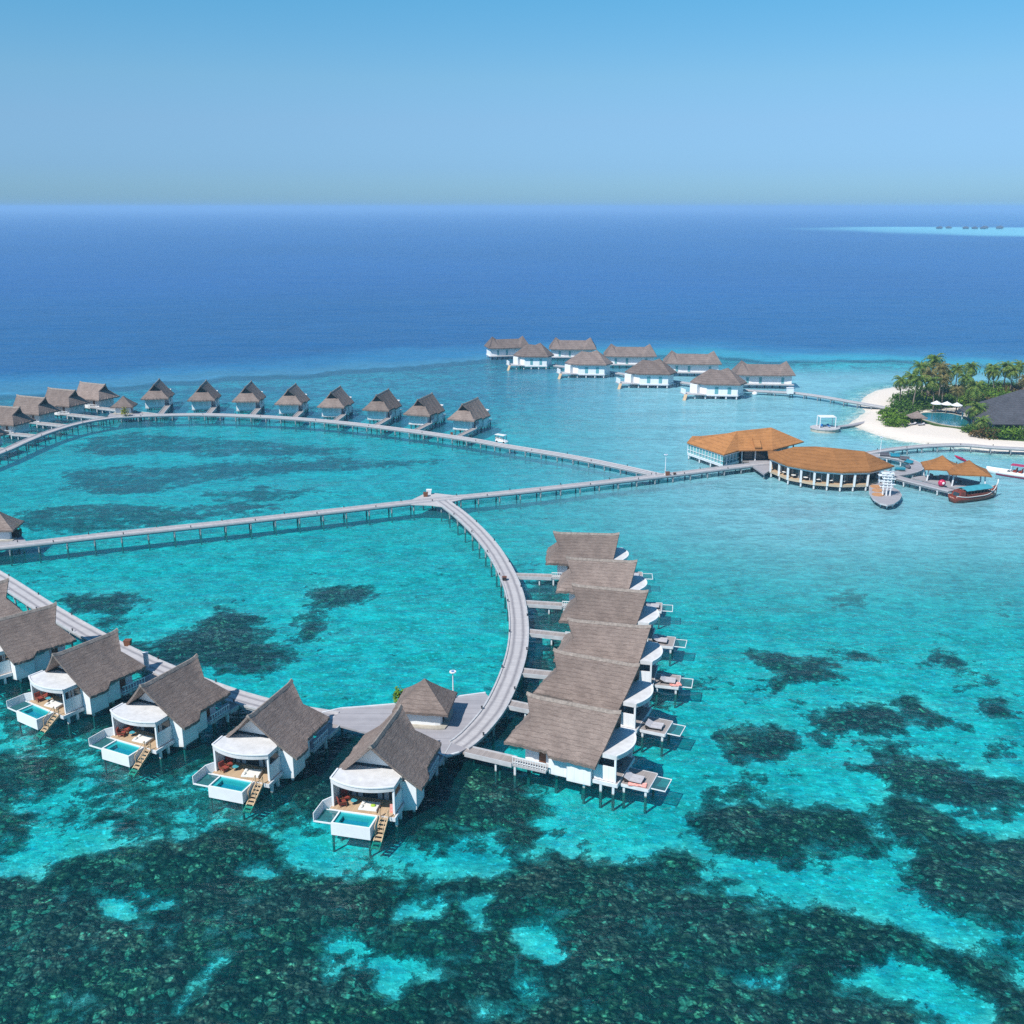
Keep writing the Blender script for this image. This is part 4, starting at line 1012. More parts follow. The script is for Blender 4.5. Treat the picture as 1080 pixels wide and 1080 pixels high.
MB().hexa([(-5.36,-.8,1.4),(-5.28,-.8,1.4),(-5.28,.8,1.4),(-5.36,.8,1.4),(-5.12,-.8,2.1),(-5.04,-.8,2.1),(-5.04,.8,2.1),(-5.12,.8,2.1)]).build('windscreen', M['glass'], t)
MB().tube([(5.9, 0, 2.2), (6.3, 0, 3.2), (6.2, 0, 3.9)], [.2, .17, .1], 8).build('stem_post', M['whitefab'], t, True)
MB().box(3.9, 5.2, -.7, .7, 1.12, 1.6).build('foredeck_box', M['whitefab'], t)
pA, pB = np.array(a2(1044, 499, 0)), np.array(a2(1093, 506, 0)); d = pA-pB
t = thing('speedboat', 'white speedboat with dark red stripe, cropped by the right photo edge', 'boat', (*((pA+pB)/2), 0), math.atan2(d[1], d[0]))
hull(11.8, 3.0, 1.25, .35, 0).build('hull', M['white'], t, True)
MB().box(-4.8, 3.2, -1.15, 1.15, 1.0, 1.06).build('deck', M['whitefab'], t)
st = MB()
for i in range(14):
    a, b = i/18+.02, (i+1)/18+.02
    for s in (-1, 1): st.beam(((a-.5)*11.8, s*(1.5*max(.03, (1-max(0, (a-.45)/.55)**2.2))*(1-.35*max(0, (.25-a)/.25)**2)*.96), .25), ((b-.5)*11.8, s*(1.5*max(.03, (1-max(0, (b-.45)/.55)**2.2))*(1-.35*max(0, (.25-b)/.25)**2)*.96), .25), .1, .35)
st.build('stripe', M['stripe'], t)
MB().hexa([(1.3,-.9,1.06),(1.45,-.9,1.06),(1.45,.9,1.06),(1.3,.9,1.06),(.6,-.8,1.8),(.7,-.8,1.8),(.7,.8,1.8),(.6,.8,1.8)]).build('windscreen', M['glass'], t)
for i, (x, y) in enumerate([(-.3, -.5), (-.3, .5), (-1.5, -.5), (-1.5, .5)]): MB().box(x-.3, x+.3, y-.32, y+.32, 1.062, 1.5).box(x-.42, x-.3, y-.32, y+.32, 1.3, 2.1).build('seat', M['red'], t)
MB().box(-2.6, .6, -1.1, 1.1, 2.75, 2.84).build('bimini', M['magenta'], t)
for sx in (-2.4, .4):
    for sy in (-1, 1): MB().box(sx-.04, sx+.04, sy-.04, sy+.04, 1.06, 2.75).build('post', M['white'], t)
for s in (-.5, .5): MB().box(-6.3, -5.7, s-.2, s+.2, .2, 1.5).build('outboard_motor', M['iron'], t)

# ------------------------------------------------------------------ far villas over the reef edge
def far_villa(kind):
    t = thing('overwater_villa', 'x', 'villa')
    if kind == 'long':
        L, W = 10.2, 4.2; ze, zr = 4.3, 6.9
        pts = [(-L,-W,ze),(L,-W,ze),(L,W,ze),(-L,W,ze), (-7.4,0,8.0),(7.6,0,8.0), (-5.4,0,zr),(5.6,0,zr), (-4.6,-W-.5,ze-.1),(4.8,-W-.5,ze-.1),(-4.6,W,ze),(4.8,W,ze)]
        f = [(0,8,6,4),(8,9,7,6),(9,1,5,7),(1,2,5),(2,11,7,5),(11,10,6,7),(10,3,4,6),(3,0,4)]
        ex = [(-9.2,-3.3),(9.2,-3.3),(9.2,3.4),(-9.2,3.4)]
    else:
        L, W = 6.9, 4.9; ze, zr = 4.2, 7.4
        pts = [(-L,-1,ze),(-3.2,-W,ze),(5.4,-W,ze),(L+.6,-1.0,ze),(6.3,W,ze),(-5.4,W,ze),(-2.0,.6,zr),(1.0,.6,zr-.3),(2.6,.2,zr+.45)]
        f = [(0,1,6),(1,2,8,7,6),(2,3,8),(3,4,8),(4,5,6,7,8),(5,0,6)]
        ex = [(-6.0,-.8),(-2.9,-4.1),(4.9,-4.1),(6.6,-.8),(5.6,4.1),(-4.7,4.1)]
    rf = shell(MB(), pts, f, .3).build('roof', M['thatch_far'], t)
    MB().prism(ex, 1.25, 4.15).build('wall', M['wallpaint'], t); MB().prism(inset(ex, 1.03), .9, 1.246).build('floor_slab', M['white2'], t)
    y = -3.3 if kind == 'long' else -4.1
    for x in ((-5.5, -1.2, 6.2) if kind == 'long' else (-.4, 2.8)): MB().box(x-.45, x+.45, y-.06, y+.04, 1.5, 3.3).build('window', M['tealglass'], t)
    if kind == 'long': MB().box(-9.9, 9.8, -4.9, -3.35, 1.15, 1.4).build('deck', M['paledeck'], t)
    else:
        MB().prism([(-6.0,-.8),(-9.4,-1.6),(-8.4,-4.6),(-2.9,-4.5)], 1.15, 1.4).build('deck', M['paledeck'], t)
        MB().hexa([(-9.2,-1.7,1.4),(-9.0,-1.7,1.4),(-8.1,-4.5,1.4),(-8.3,-4.5,1.4),(-9.2,-1.7,2.6),(-9.0,-1.7,2.6),(-8.1,-4.5,2.6),(-8.3,-4.5,2.6)]).build('privacy_panel', M['white'], t)
        st = MB(); st.beam((-8.0,-4.7,1.3),(-8.6,-6.6,-.3),.8,.16); st.build('stair', M['tan2'], t)
        MB().prism([(-6.0,-.82),(-4.4,-2.5),(-5.2,-3.4),(-6.9,-1.5)], 1.405, 3.7).build('bay', M['white'], t)
    for x in np.arange(-L+1.2, L, 2.6):
        for yy in (y+.2, 3.2): MB().box(x-.16, x+.16, yy-.16, yy+.16, -2.7, .9).build('stilt', M['wpile'], t)
    return t
fl_, fs_ = far_villa('long'), far_villa('short')
gL, gS = 'far cluster of twin roofed villas, back row', 'far cluster of hipped villas, front row'
on = ['leftmost', 'second from left', 'third from left', 'fourth from left', 'rightmost']
for i, (x, y, rz, s) in enumerate([(535, 378, 14, .86), (604, 379.5, -3, .95), (664.5, 387.5, -4, 1.0), (730, 396, -5, 1.03), (805, 408.5, -5, 1.02)]):
    o = fl_ if i == 0 else dup(fl_); o.location = (*a2(x, y, 0), 0); o.location[1] += 2; o.rotation_euler[2] = R(rz); o.scale = (s, 1.1, 1.12); tag(o, f'{on[i]} long villa in the back row of the far cluster', 'villa', gL)
on2 = ['leftmost', 'second', 'third', 'rightmost']
for i, (x, y, rz, s) in enumerate([(562, 388, -2, .86), (620, 397, -4, .96), (685, 407.5, -5, .98), (756, 419, -6, 1.0)]):
    o = fs_ if i == 0 else dup(fs_); o.location = (*a2(x, y, 0), 0); o.location[1] += 1; o.rotation_euler[2] = R(rz); o.scale = (s*1.28, 1.25, 1.22); tag(o, f'{on2[i]} hipped villa {"from left " if 0 < i < 3 else ""}in the front row of the far cluster', 'villa', gS)
jetty('boardwalk between the two rows of the far villa cluster', spline(px_path([(548, 381), (580, 384), (640, 391), (700, 399.5), (770, 409), (832, 413)])), width=2.2, z=1.3, gap=6, lamps=False)
jetty('distant boardwalk from the far cluster to the sandy beach', spline(px_path([(832, 413), (865, 417.5), (900, 423.5), (938, 430)])), width=2.2, z=1.5, gap=5, lamps=False)
p = a2(833, 415, 1.5); t = thing('utility_box', 'white box at the start of the distant beach boardwalk', 'box', (*p, 1.51)); MB().box(-1, 1, -.8, .8, 0, 1.8).build('body', M['white'], t); MB().box(-1.1, 1.1, -.9, .9, 1.803, 1.95).build('lid', M['white2'], t)
for i, x in enumerate((762, 780, 796, 812)):
    p = a2(x, 416.5, 0); t = thing('mooring_buoy', ['leftmost', 'second from left', 'third from left', 'rightmost'][i]+' white buoy in front of the far cluster', 'buoy', (*p, .35), 0, 'white buoys by the far cluster')
    MB().ball((0, 0, .1), (.95, .95, .75), 12, 8).build('float', M['white'], t, True); MB().cyl(0, 0, .8, 1.05, .15, 8).build('ring', M['iron'], t)
# horizon villas on a far reef
def tiny_villa():
    t = thing('overwater_villa', 'x', 'villa')
    MB().box(-7, 7, -5, 5, 1.5, 5).build('wall', M['dark_roof'], t)
    shell(MB(), [(-9,-7,5),(9,-7,5),(9,7,5),(-9,7,5),(-3,0,10),(3,0,10)], [(0,1,5,4),(1,2,5),(2,3,4,5),(3,0,4)], .4).build('roof', M['dark_roof'], t)
    for x in (-6, 6):
        for y in (-4, 4): MB().box(x-.4, x+.4, y-.4, y+.4, -2.7, 1.5).build('stilt', M['dark_roof'], t)
    return t
tv = tiny_villa()
HN = ['leftmost', 'second', 'third', 'fourth', 'fifth', 'sixth', 'seventh', 'eighth', 'ninth']
for i, x in enumerate((987, 994, 1001, 1010, 1019, 1028, 1037, 1046, 1057)):
    p = a2(x, 241.3, 0); o = tv if i == 0 else dup(tv); o.location = (p[0], p[1]+rnd.uniform(-60, 60), 0); s = rnd.uniform(.8, 1.1); o.scale = (s, s, s*.8)
    tag(o, f'{HN[i]} tiny dark villa{" from left" if i else ""} on the reef near the horizon', 'villa', 'tiny dark villas near the horizon')

# ------------------------------------------------------------------ ground under the lagoon and the island
def sdf(poly, X, Y):
    """signed distance, positive inside"""
    d = np.full(X.shape, 1e9); ins = np.zeros(X.shape, bool); n = len(poly)
    for i in range(n):
        (x0, y0), (x1, y1) = poly[i], poly[(i+1) % n]
        ex, ey = x1-x0, y1-y0; wx, wy = X-x0, Y-y0
        t = np.clip((wx*ex+wy*ey)/(ex*ex+ey*ey+1e-12), 0, 1)
        d = np.minimum(d, (wx-ex*t)**2+(wy-ey*t)**2)
        c = ((y0 > Y) != (y1 > Y)) & (X < (x1-x0)*(Y-y0)/((y1-y0) if y1 != y0 else 1e-9)+x0)
        ins ^= c
    d = np.sqrt(d); return np.where(ins, d, -d)
def sm(a, b, x): t = np.clip((x-a)/(b-a), 0, 1); return t*t*(3-2*t)
NR_ = np.random.RandomState(3)
def wav(X, Y, scale, seed, n=5, ax=1.0, ay=1.0):
    r = np.random.RandomState(seed); o = np.zeros(X.shape)
    for i in range(n):
        a = r.uniform(0, math.pi*2); f = r.uniform(.6, 1.9)/scale; ph = r.uniform(0, 6.28)
        o += np.sin((X*ax*math.cos(a)+Y*ay*math.sin(a))*f*2*math.pi+ph+1.3*np.sin((X*math.sin(a)-Y*math.cos(a))*f*3.1+ph*2))
    return o/n
ISL = px_path([(893, 447.5), (905, 452), (925, 459.5), (950, 465.5), (985, 469.5), (1020, 473), (1060, 478), (1100, 482), (1180, 484), (1300, 480), (1400, 460), (1400, 415), (1250, 405), (1120, 404), (1040, 406), (985, 406.5), (945, 407.5), (922, 412), (910, 419), (905, 427), (912, 434), (903, 441)], 0)
CORAL_AND_SHADE = [  # (weight, reef and painted shade outline as surveyed in the photo)
 (1, [(95,462),(150,457),(235,464),(300,467),(372,473),(374,478),(300,481),(235,482),(200,478),(150,479),(100,481),(78,472)]),
 (1, [(70,500),(110,492),(170,493),(230,488),(290,484),(350,484),(400,485),(460,486),(466,490),(400,495),(330,498),(270,503),(210,510),(165,520),(100,523),(75,512)]),
 (1, [(215,522),(280,514),(330,516),(340,520),(300,526),(250,527)]),
 (1, [(20,542),(60,534),(110,532),(160,533),(200,537),(235,545),(190,553),(130,560),(60,562),(25,555)]),
 (1, [(190,535),(240,531),(290,533),(270,542),(230,546)]),
 (1, [(322,628),(345,621),(385,622),(385,630),(365,640),(335,641)]), (.75, [(305,655),(325,648),(340,655),(335,665),(340,672),(315,673),(308,664)]),
 (1, [(150,682),(200,670),(215,655),(240,646),(270,650),(275,670),(290,690),(295,705),(250,712),(215,702),(180,707),(150,702)]),
 (.85, [(62,632),(90,627),(150,628),(150,636),(125,645),(85,645)]), (.7, [(105,655),(135,650),(140,660),(115,665)]),
 (.9, [(805,539),(830,535),(870,537),(888,543),(860,548),(820,546)]), (.5, [(800,556),(880,554),(900,560),(840,562)]),
 (1, [(795,697),(815,691),(850,695),(885,705),(890,718),(865,720),(840,719),(820,726),(808,715)]),
 (1, [(902,693),(915,690),(927,696),(912,700)]), (1, [(980,696),(1000,692),(1018,702),(1000,707)]),
 (1, [(862,765),(885,747),(910,742),(935,748),(955,765),(930,775),(890,774)]), (1, [(947,745),(965,741),(985,750),(1012,762),(985,768),(960,768),(955,758)]),
 (1, [(775,765),(800,763),(815,772),(835,775),(832,790),(800,795),(778,796),(770,780)]), (1, [(855,780),(870,775),(886,782),(872,790)]),
 (1, [(1042,740),(1060,738),(1073,750),(1070,760),(1055,756)]), (1, [(1027,788),(1045,784),(1055,794),(1040,798)]), (.8, [(930,788),(950,785),(962,796),(940,800)]),
 (1, [(890,810),(930,806),(955,802),(1000,812),(1040,820),(1080,828),(1140,840),(1140,856),(1060,850),(1050,858),(1010,850),(975,840),(940,832),(905,822)]),
 (1, [(925,865),(945,845),(975,848),(1000,865),(1030,880),(1150,885),(1200,1000),(1060,985),(1030,965),(1000,948),(960,925),(950,900),(925,880)]),
 (1, [(740,880),(755,858),(780,850),(830,848),(870,850),(900,865),(925,885),(920,900),(880,908),(840,905),(820,912),(780,905),(745,895)]),
 (.9, [(765,830),(778,822),(790,828),(785,842),(770,845)]), (.9, [(772,898),(800,900),(815,912),(790,908)]), (1, [(680,902),(700,895),(730,905),(750,920),(748,935),(720,937),(690,925)]),
 (1, [(520,880),(545,868),(573,880),(565,890),(540,898)]),
 (1.1, [(-300,935),(0,928),(50,924),(110,903),(150,890),(200,882),(250,880),(290,894),(300,914),(350,927),(400,932),(440,937),(500,927),(540,932),(560,907),(610,905),(660,915),(700,925),(730,940),(760,948),(790,955),(830,960),(870,960),(900,975),(950,985),(985,1000),(1020,1000),(1110,1010),(1300,1020),(1300,1400),(-500,1400),(-500,940)]),
 (.9, [(-20,800),(20,790),(60,805),(90,820),(60,832),(30,845),(-20,840)]), (.9, [(-40,858),(0,855),(30,866),(30,888),(0,892),(-40,890)]), (.9, [(95,860),(130,855),(160,868),(150,884),(110,882)]),
 (.55, [(100,812),(180,830),(250,835),(350,868),(390,890),(300,880),(180,878),(90,850)]), (.6, [(470,800),(530,806),(575,826),(560,850),(520,880),(470,870),(450,900),(420,905),(430,850)]),  # mid-tone reef with villa shade painted in
 (.55, [(150,770),(210,790),(230,825),(180,835),(100,800)]), (.45, [(0,735),(90,775),(120,815),(60,800),(0,780)]), (.5, [(560,610),(640,640),(690,700),(700,760),(640,700),(560,650)]),
 (1, [(190,792),(250,748),(275,765),(218,818)]), (1, [(290,835),(350,778),(388,785),(345,855),(300,855)]), (1, [(405,885),(470,797),(520,806),(560,818),(560,850),(500,885),(440,902)]), (1, [(85,775),(150,718),(172,728),(120,795)]), (1, [(15,745),(75,690),(95,705),(50,760)]),  # villa shade painted as dark coral, over partly real dark reef
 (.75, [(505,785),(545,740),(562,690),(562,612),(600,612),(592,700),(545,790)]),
 (.5, [(1000,720),(1040,715),(1050,724),(1010,728)]), (.5, [(860,630),(900,626),(920,636),(880,642)]), (.45, [(700,720),(740,712),(760,722),(720,734)]), (.6, [(770,850),(775,810),(800,812),(790,850)]),
]
SAND = [[(120,958),(135,945),(152,950),(152,975),(140,984),(125,975)], [(165,950),(180,947),(186,960),(172,965)],
 [(350,985),(375,980),(400,995),(415,1008),(440,1015),(478,1018),(450,1030),(425,1042),(405,1046),(400,1025),(380,1015),(335,1032),(328,1022),(350,1010)],
 [(438,957),(455,955),(466,968),(450,973)], [(483,955),(505,953),(515,970),(527,984),(510,986),(495,972)], [(170,1074),(180,1055),(205,1040),(215,1025),(237,1021),(225,1045),(200,1058),(182,1078)],
 [(497,1066),(515,1060),(525,1070),(505,1076)], [(545,980),(580,973),(606,975),(606,1005),(600,1032),(575,1032),(560,1005),(545,995)], [(770,1020),(790,1017),(830,1030),(832,1040),(800,1042)],
 [(885,1030),(900,1025),(925,1008),(945,1020),(980,1030),(1020,1035),(1035,1050),(1050,1077),(1000,1082),(960,1072),(920,1057),(890,1052)], [(1050,1010),(1085,1006),(1100,1025),(1060,1026)], [(538,1042),(555,1040),(560,1052),(540,1054)], [(255,912),(280,908),(292,920),(270,930)]]
def frange(*seg):
    out = []
    for a, b, s in seg: out += list(np.arange(a, b, s))
    out.append(seg[-1][1]); return np.array(out)
def grid_obj(name, xs, ys, Z, mat, attrs):
    ny, nx = Z.shape; X, Y = np.meshgrid(xs, ys)
    co = np.stack([X, Y, Z], -1).reshape(-1, 3)
    i = np.arange((ny-1)*(nx-1)); r, c = i//(nx-1), i % (nx-1); a = r*nx+c
    f = np.stack([a, a+1, a+nx+1, a+nx], -1)
    me = bpy.data.meshes.new(name); me.vertices.add(len(co)); me.vertices.foreach_set('co', co.ravel())
    me.loops.add(f.size); me.loops.foreach_set('vertex_index', f.ravel()); me.polygons.add(len(f))
    me.polygons.foreach_set('loop_start', np.arange(len(f))*4); me.update(calc_edges=True)
    for k, v in attrs.items():
        if v.ndim == 2: at_ = me.attributes.new(k, 'FLOAT', 'POINT'); at_.data.foreach_set('value', v.astype(np.float32).ravel())
        else:
            at_ = me.attributes.new(k, 'FLOAT_COLOR', 'POINT'); at_.data.foreach_set('color', np.concatenate([v, np.ones(v.shape[:2]+(1,))], -1).astype(np.float32).ravel())
    me.shade_smooth(); me.materials.append(mat)
    o = bpy.data.objects.new(name, me); COL.objects.link(o); o['kind'] = 'structure'; return o
EDGE_PX = [(-400, 420), (0, 404), (150, 393), (300, 384), (450, 375), (520, 369), (640, 364), (760, 366), (850, 371), (950, 374), (1080, 376), (1500, 380)]
EW = np.array(sorted(a2(x, y, 0) for x, y in EDGE_PX))
def deepness(X, Y):
    ye = np.interp(X, EW[:, 0], EW[:, 1]); n = wav(X, Y, 90, 5)*14+wav(X, Y, 28, 6)*6
    return sm(-30, 50, Y-ye+n)
def depthf(X, Y):
    """smooth water depth in metres"""
    D = np.full(X.shape, 2.0)
    D += .5*sm(150, 95, Y)+.45*wav(X, Y, 42, 21, 6)+.22*wav(X, Y, 15, 22, 6)
    D -= .75*sm(40, 130, X)*sm(170, 235, Y)
    D -= .45*sm(60, 0, np.abs(X-70))*sm(150, 185, Y)*sm(260, 220, Y)
    D += .25*sm(-20, -60, X)*sm(200, 260, Y)
    D += .7*sm(280, 400, Y)*sm(60, -150, X)
    s = sdf(ISL, X, Y)
    D = np.minimum(D, 1.9*(1-np.exp(np.minimum(s, 0)/24))+.03)
    D = np.where(s > 0, -1.0*sm(0, 7, s), D)
    dp = deepness(X, Y)
    return D+9*dp, dp, s
xs = frange((-420, -150, 6), (-150, -70, 1.6), (-70, 80, .8), (80, 260, 1.6), (260, 460, 6)); ys = frange((35, 135, .7), (135, 230, 1.2), (230, 470, 2), (470, 760, 10))
X, Y = np.meshgrid(xs, ys); D, dp, s_isl = depthf(X, Y)
mask = np.zeros(X.shape)
WX = 2.6*wav(X, Y, 15, 51, 6)+1.5*wav(X, Y, 6, 52, 6)+.7*wav(X, Y, 2.7, 53, 6)
WY = 2.6*wav(X, Y, 15, 54, 6)+1.5*wav(X, Y, 6, 55, 6)+.7*wav(X, Y, 2.7, 56, 6)
def stamp(poly, w, soft, sub=False):
    global mask
    p = [a2(x, y, -2.0) for x, y in poly]; P = np.array(p); m = soft*2+6
    i0, i1 = np.searchsorted(ys, [P[:, 1].min()-m, P[:, 1].max()+m]); j0, j1 = np.searchsorted(xs, [P[:, 0].min()-m, P[:, 0].max()+m])
    if i1 <= i0 or j1 <= j0: return
    d = sdf(p, (X+WX)[i0:i1, j0:j1], (Y+WY)[i0:i1, j0:j1])
    v = sm(-soft, soft*.8, d)
    mask[i0:i1, j0:j1] = np.minimum(mask[i0:i1, j0:j1], 1-v*.95) if sub else np.maximum(mask[i0:i1, j0:j1], v*w)
for kk, (w, poly) in enumerate(CORAL_AND_SHADE):
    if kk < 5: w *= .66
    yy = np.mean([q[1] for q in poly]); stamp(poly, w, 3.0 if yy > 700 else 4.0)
for poly in SAND: stamp(poly, 1.05, 1.8, True)
out_ = sm(265, 330, Y)*sm(.9, .3, dp)*(s_isl < -25)
inner = np.array([p for p in px_path([(-200, 500), (0, 480), (80, 448), (130, 441), (300, 442), (500, 466), (690, 500), (460, 528), (0, 578)], 0)])
out_ = out_*(sdf(inner, X, Y) < 0)
streak = .5+.5*wav(X, Y, 34, 31, 6, .45, 1.0)
mask = np.maximum(mask, out_*(.18+.50*streak)*(1-.75*sm(-10, 70, X)*sm(390, 330, Y)))
mask *= 1-.28*sm(170, 230, Y)*(.5-.8*wav(X, Y, 9, 61, 6, .5, 1.2))
mask = mask-.16*sm(.5, .9, mask)*(.5+.9*wav(X, Y, 11, 71, 6))*sm(170, 130, Y)
mask = np.minimum(mask, .95)+.13*wav(X, Y, 24, 73, 6)*sm(60, 0, Y-250)
mask = mask-1.8*sm(.0, .04, dp)-.6*(s_isl > -22)
relief = np.where(mask > .4, 1, 0)*sm(.4, 1, mask)*(.45+.35*wav(X, Y, 7, 41)+.22*wav(X, Y, 2.6, 42, 6))*sm(330, 180, Y)
Z = -D+relief*.9
Z = np.where(s_isl > 0, 1.0*sm(0, 7, s_isl)+.06*wav(X, Y, 12, 8)*sm(4, 12, s_isl), np.minimum(Z, -.03))

m, nt, out = newmat('reef_sand_and_shade'); g = NT(nt)
geo = g.n('ShaderNodeNewGeometry').outputs['Position']
cm = g.n('ShaderNodeAttribute', attribute_name='coral').outputs['Fac']  # coral mask, also carries the painted villa shade
n1 = g.noise(geo, .22, 6, .68, .6); n2 = g.noise(geo, 1.1, 5, .7)
n3 = g.noise(geo, .45, 8, .8, .3)
k = g.math('ADD', cm, g.math('ADD', g.math('MULTIPLY_ADD', n1, 1.5, -.75), g.math('MULTIPLY_ADD', n3, 2.1, -1.05)))
cf = g.ramp(k, [(.32, (0,)), (.74, (1,))])
wv = g.n('ShaderNodeVectorMath', operation='ADD'); g.l(geo, wv.inputs[0])
nv = g.n('ShaderNodeTexNoise', {'Scale': .9, 'Detail': 3.0}); g.l(geo, nv.inputs['Vector'])
sc1 = g.n('ShaderNodeVectorMath', operation='SCALE'); g.l(nv.outputs['Color'], sc1.inputs[0]); sc1.inputs['Scale'].default_value = .55; g.l(sc1.outputs[0], wv.inputs[1])
v1 = g.n('ShaderNodeTexVoronoi', {'Scale': 1.25, 'Randomness': 1.0}); g.l(wv.outputs[0], v1.inputs['Vector'])
v2 = g.n('ShaderNodeTexVoronoi', {'Scale': 2.9, 'Randomness': 1.0}); g.l(wv.outputs[0], v2.inputs['Vector'])
sp = g.n('ShaderNodeSeparateColor'); g.l(v1.outputs['Color'], sp.inputs[0]); sp2 = g.n('ShaderNodeSeparateColor'); g.l(v2.outputs['Color'], sp2.inputs[0])
reg = g.noise(geo, .11, 4, .6)
tone = g.math('ADD', g.math('MULTIPLY', sp.outputs[0], .5), g.math('MULTIPLY', sp2.outputs[1], .5))
ca = g.ramp(tone, [(.12, (.02, .04, .04)), (.45, (.075, .085, .055)), (.64, (.20, .13, .075)), (.78, (.45, .28, .15)), (.88, (.95, .66, .36))])
cb_ = g.ramp(tone, [(.12, (.04, .03, .03)), (.42, (.24, .07, .055)), (.64, (.60, .16, .12)), (.82, (.85, .34, .24)), (.92, (.98, .65, .42))])
ccol = g.mix(g.ramp(reg, [(.44, (0,)), (.56, (1,))]), ca, cb_)
head = g.ramp(g.math('ADD', g.math('MULTIPLY', sp.outputs[2], 1.0), g.math('MULTIPLY', g.noise(geo, .2, 3), .4)), [(1.12, (0,)), (1.16, (.85,))]) if False else g.math('MULTIPLY', g.math('GREATER_THAN', sp.outputs[2], .93), .7)
ccol = g.mix(head, ccol, (.62, .60, .38))
crev = g.ramp(g.math('MULTIPLY_ADD', v1.outputs['Distance'], .6, g.math('MULTIPLY', v2.outputs['Distance'], .5)), [(.30, (1,)), (.64, (.30,))])
dm = g.n('ShaderNodeMix', data_type='RGBA', blend_type='MULTIPLY'); dm.inputs[0].default_value = .8
g.l(ccol, dm.inputs[6]); g.l(crev, dm.inputs[7]); ccol = dm.outputs[2]
dk2 = g.ramp(g.noise(geo, .16, 5, .65), [(.36, (.55,)), (.62, (1.0,))])
dn = g.n('ShaderNodeMix', data_type='RGBA', blend_type='MULTIPLY'); dn.inputs[0].default_value = 1.0
g.l(ccol, dn.inputs[6]); g.l(dk2, dn.inputs[7]); ccol = dn.outputs[2]
sn_ = g.noise(geo, .30, 8, .75); s3 = g.noise(geo, 2.4, 4, .75)
sand = g.mix(g.ramp(sn_, [(.35, (0,)), (.65, (1,))]), (.40, .40, .33), (.80, .76, .68))
spk = g.ramp(s3, [(.56, (0,)), (.66, (.6,))]); sand = g.mix(spk, sand, (.20, .24, .20))
lt = g.ramp(g.noise(geo, 1.6, 3, .6), [(.56, (0,)), (.66, (.9,))]); sand = g.mix(lt, sand, (.95, .93, .88))
zz = g.n('ShaderNodeSeparateXYZ', {0: geo}).outputs[2]
dry = g.ramp(g.math('MULTIPLY_ADD', zz, .5, .25), [(.2, (0,)), (.42, (1,))])
sand = g.mix(dry, sand, (.74, .655, .575))
col = g.mix(cf, sand, ccol)
hgt = g.math('MULTIPLY', cf, g.math('ADD', g.math('MULTIPLY', v1.outputs['Distance'], -1.0), g.math('MULTIPLY', v2.outputs['Distance'], -.4)))
hgt = g.math('ADD', hgt, g.math('MULTIPLY', n2, .3))
bm = g.n('ShaderNodeBump', {'Strength': 1.0, 'Distance': .8, 'Height': hgt})
b = g.n('ShaderNodeBsdfPrincipled', {'Base Color': col, 'Roughness': .95, 'Specular IOR Level': .1, 'Normal': bm.outputs[0]})
g.l(b.outputs[0], out.inputs[0])
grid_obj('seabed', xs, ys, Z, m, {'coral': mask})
SBX, SBY = xs, ys

# ------------------------------------------------------------------ sea surface
xs = frange((-40000, -10000, 6000), (-10000, -2000, 1000), (-2000, -400, 100), (-400, -100, 5), (-100, 110, 2), (110, 450, 5), (450, 2000, 100), (2000, 10000, 400), (10000, 40000, 6000))
ys = frange((-2000, 0, 200), (0, 60, 5), (60, 200, 2), (200, 560, 4), (560, 1200, 20), (1200, 4000, 60), (4000, 10000, 600), (10000, 46000, 4000))
X, Y = np.meshgrid(xs, ys); D, dp, s_isl = depthf(X, Y)
dp = np.maximum(dp, sm(330, 400, np.abs(X-20)))
K = np.array([1.18, .090, .062])
from_x, from_y = SBX, SBY
ix = np.clip(np.searchsorted(from_x, xs), 0, len(from_x)-1); iy = np.clip(np.searchsorted(from_y, ys), 0, len(from_y)-1)
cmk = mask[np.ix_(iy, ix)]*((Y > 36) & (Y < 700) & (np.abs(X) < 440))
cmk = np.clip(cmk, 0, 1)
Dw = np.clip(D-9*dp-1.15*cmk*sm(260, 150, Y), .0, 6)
tint = np.exp(-Dw[..., None]*K*1.0)
far_reef = sdf([a2(x, y, 0) for x, y in [(825, 241.2), (900, 239.2), (985, 239.2), (1060, 240), (1130, 240), (1400, 241), (1400, 250), (1080, 249.5), (1000, 248), (900, 244)]], X, Y)
reef_f = sm(-60, 90, far_reef+40*wav(X, Y, 600, 9))*sm(600, 1200, X)
near_blue = sm(900, 380, Y)
sea = np.array([.012, .085, .285])*(1-near_blue[..., None])+np.array([.008, .095, .265])*near_blue[..., None]
sea = sea*(1+.10*wav(X, Y, 700, 13, 6)[..., None])
sea = sea*(1-reef_f[..., None])+np.array([.22, .62, .70])*reef_f[..., None]
fl2 = (sm(270, 350, Y)*sm(60, -20, X))[..., None]; rt = (sm(-30, 60, X)*sm(115, 200, Y)*(1-sm(370, 415, Y)))[..., None]
md = sm(170, 240, Y)[..., None]
lag = (np.array([.010, .40, .45])*(1-md)+np.array([.04, .40, .54])*md)*(1-rt)+np.array([.27, .59, .68])*rt
lag = lag*(1-fl2)+np.array([.07, .30, .48])*fl2
edge_c = np.array([.025, .19, .37]); q1 = sm(0, .35, dp)[..., None]; q2 = sm(.12, .95, dp)[..., None]
lag = lag*(1-.30*sm(0, .02, dp)[..., None]*(1-.4*sm(40, 120, X)[..., None])); seac = lag*(1-q1)+edge_c*q1; seac = seac*(1-q2)+sea*q2
op = .04+.17*sm(130, 240, Y)+.46*rt[..., 0]+.16*sm(270, 350, Y)*sm(120, 0, X)+.97*sm(0, .015, dp); op = np.clip(op, 0, .97)
op = np.where(s_isl > -12, op*sm(0, -12, s_isl), op)
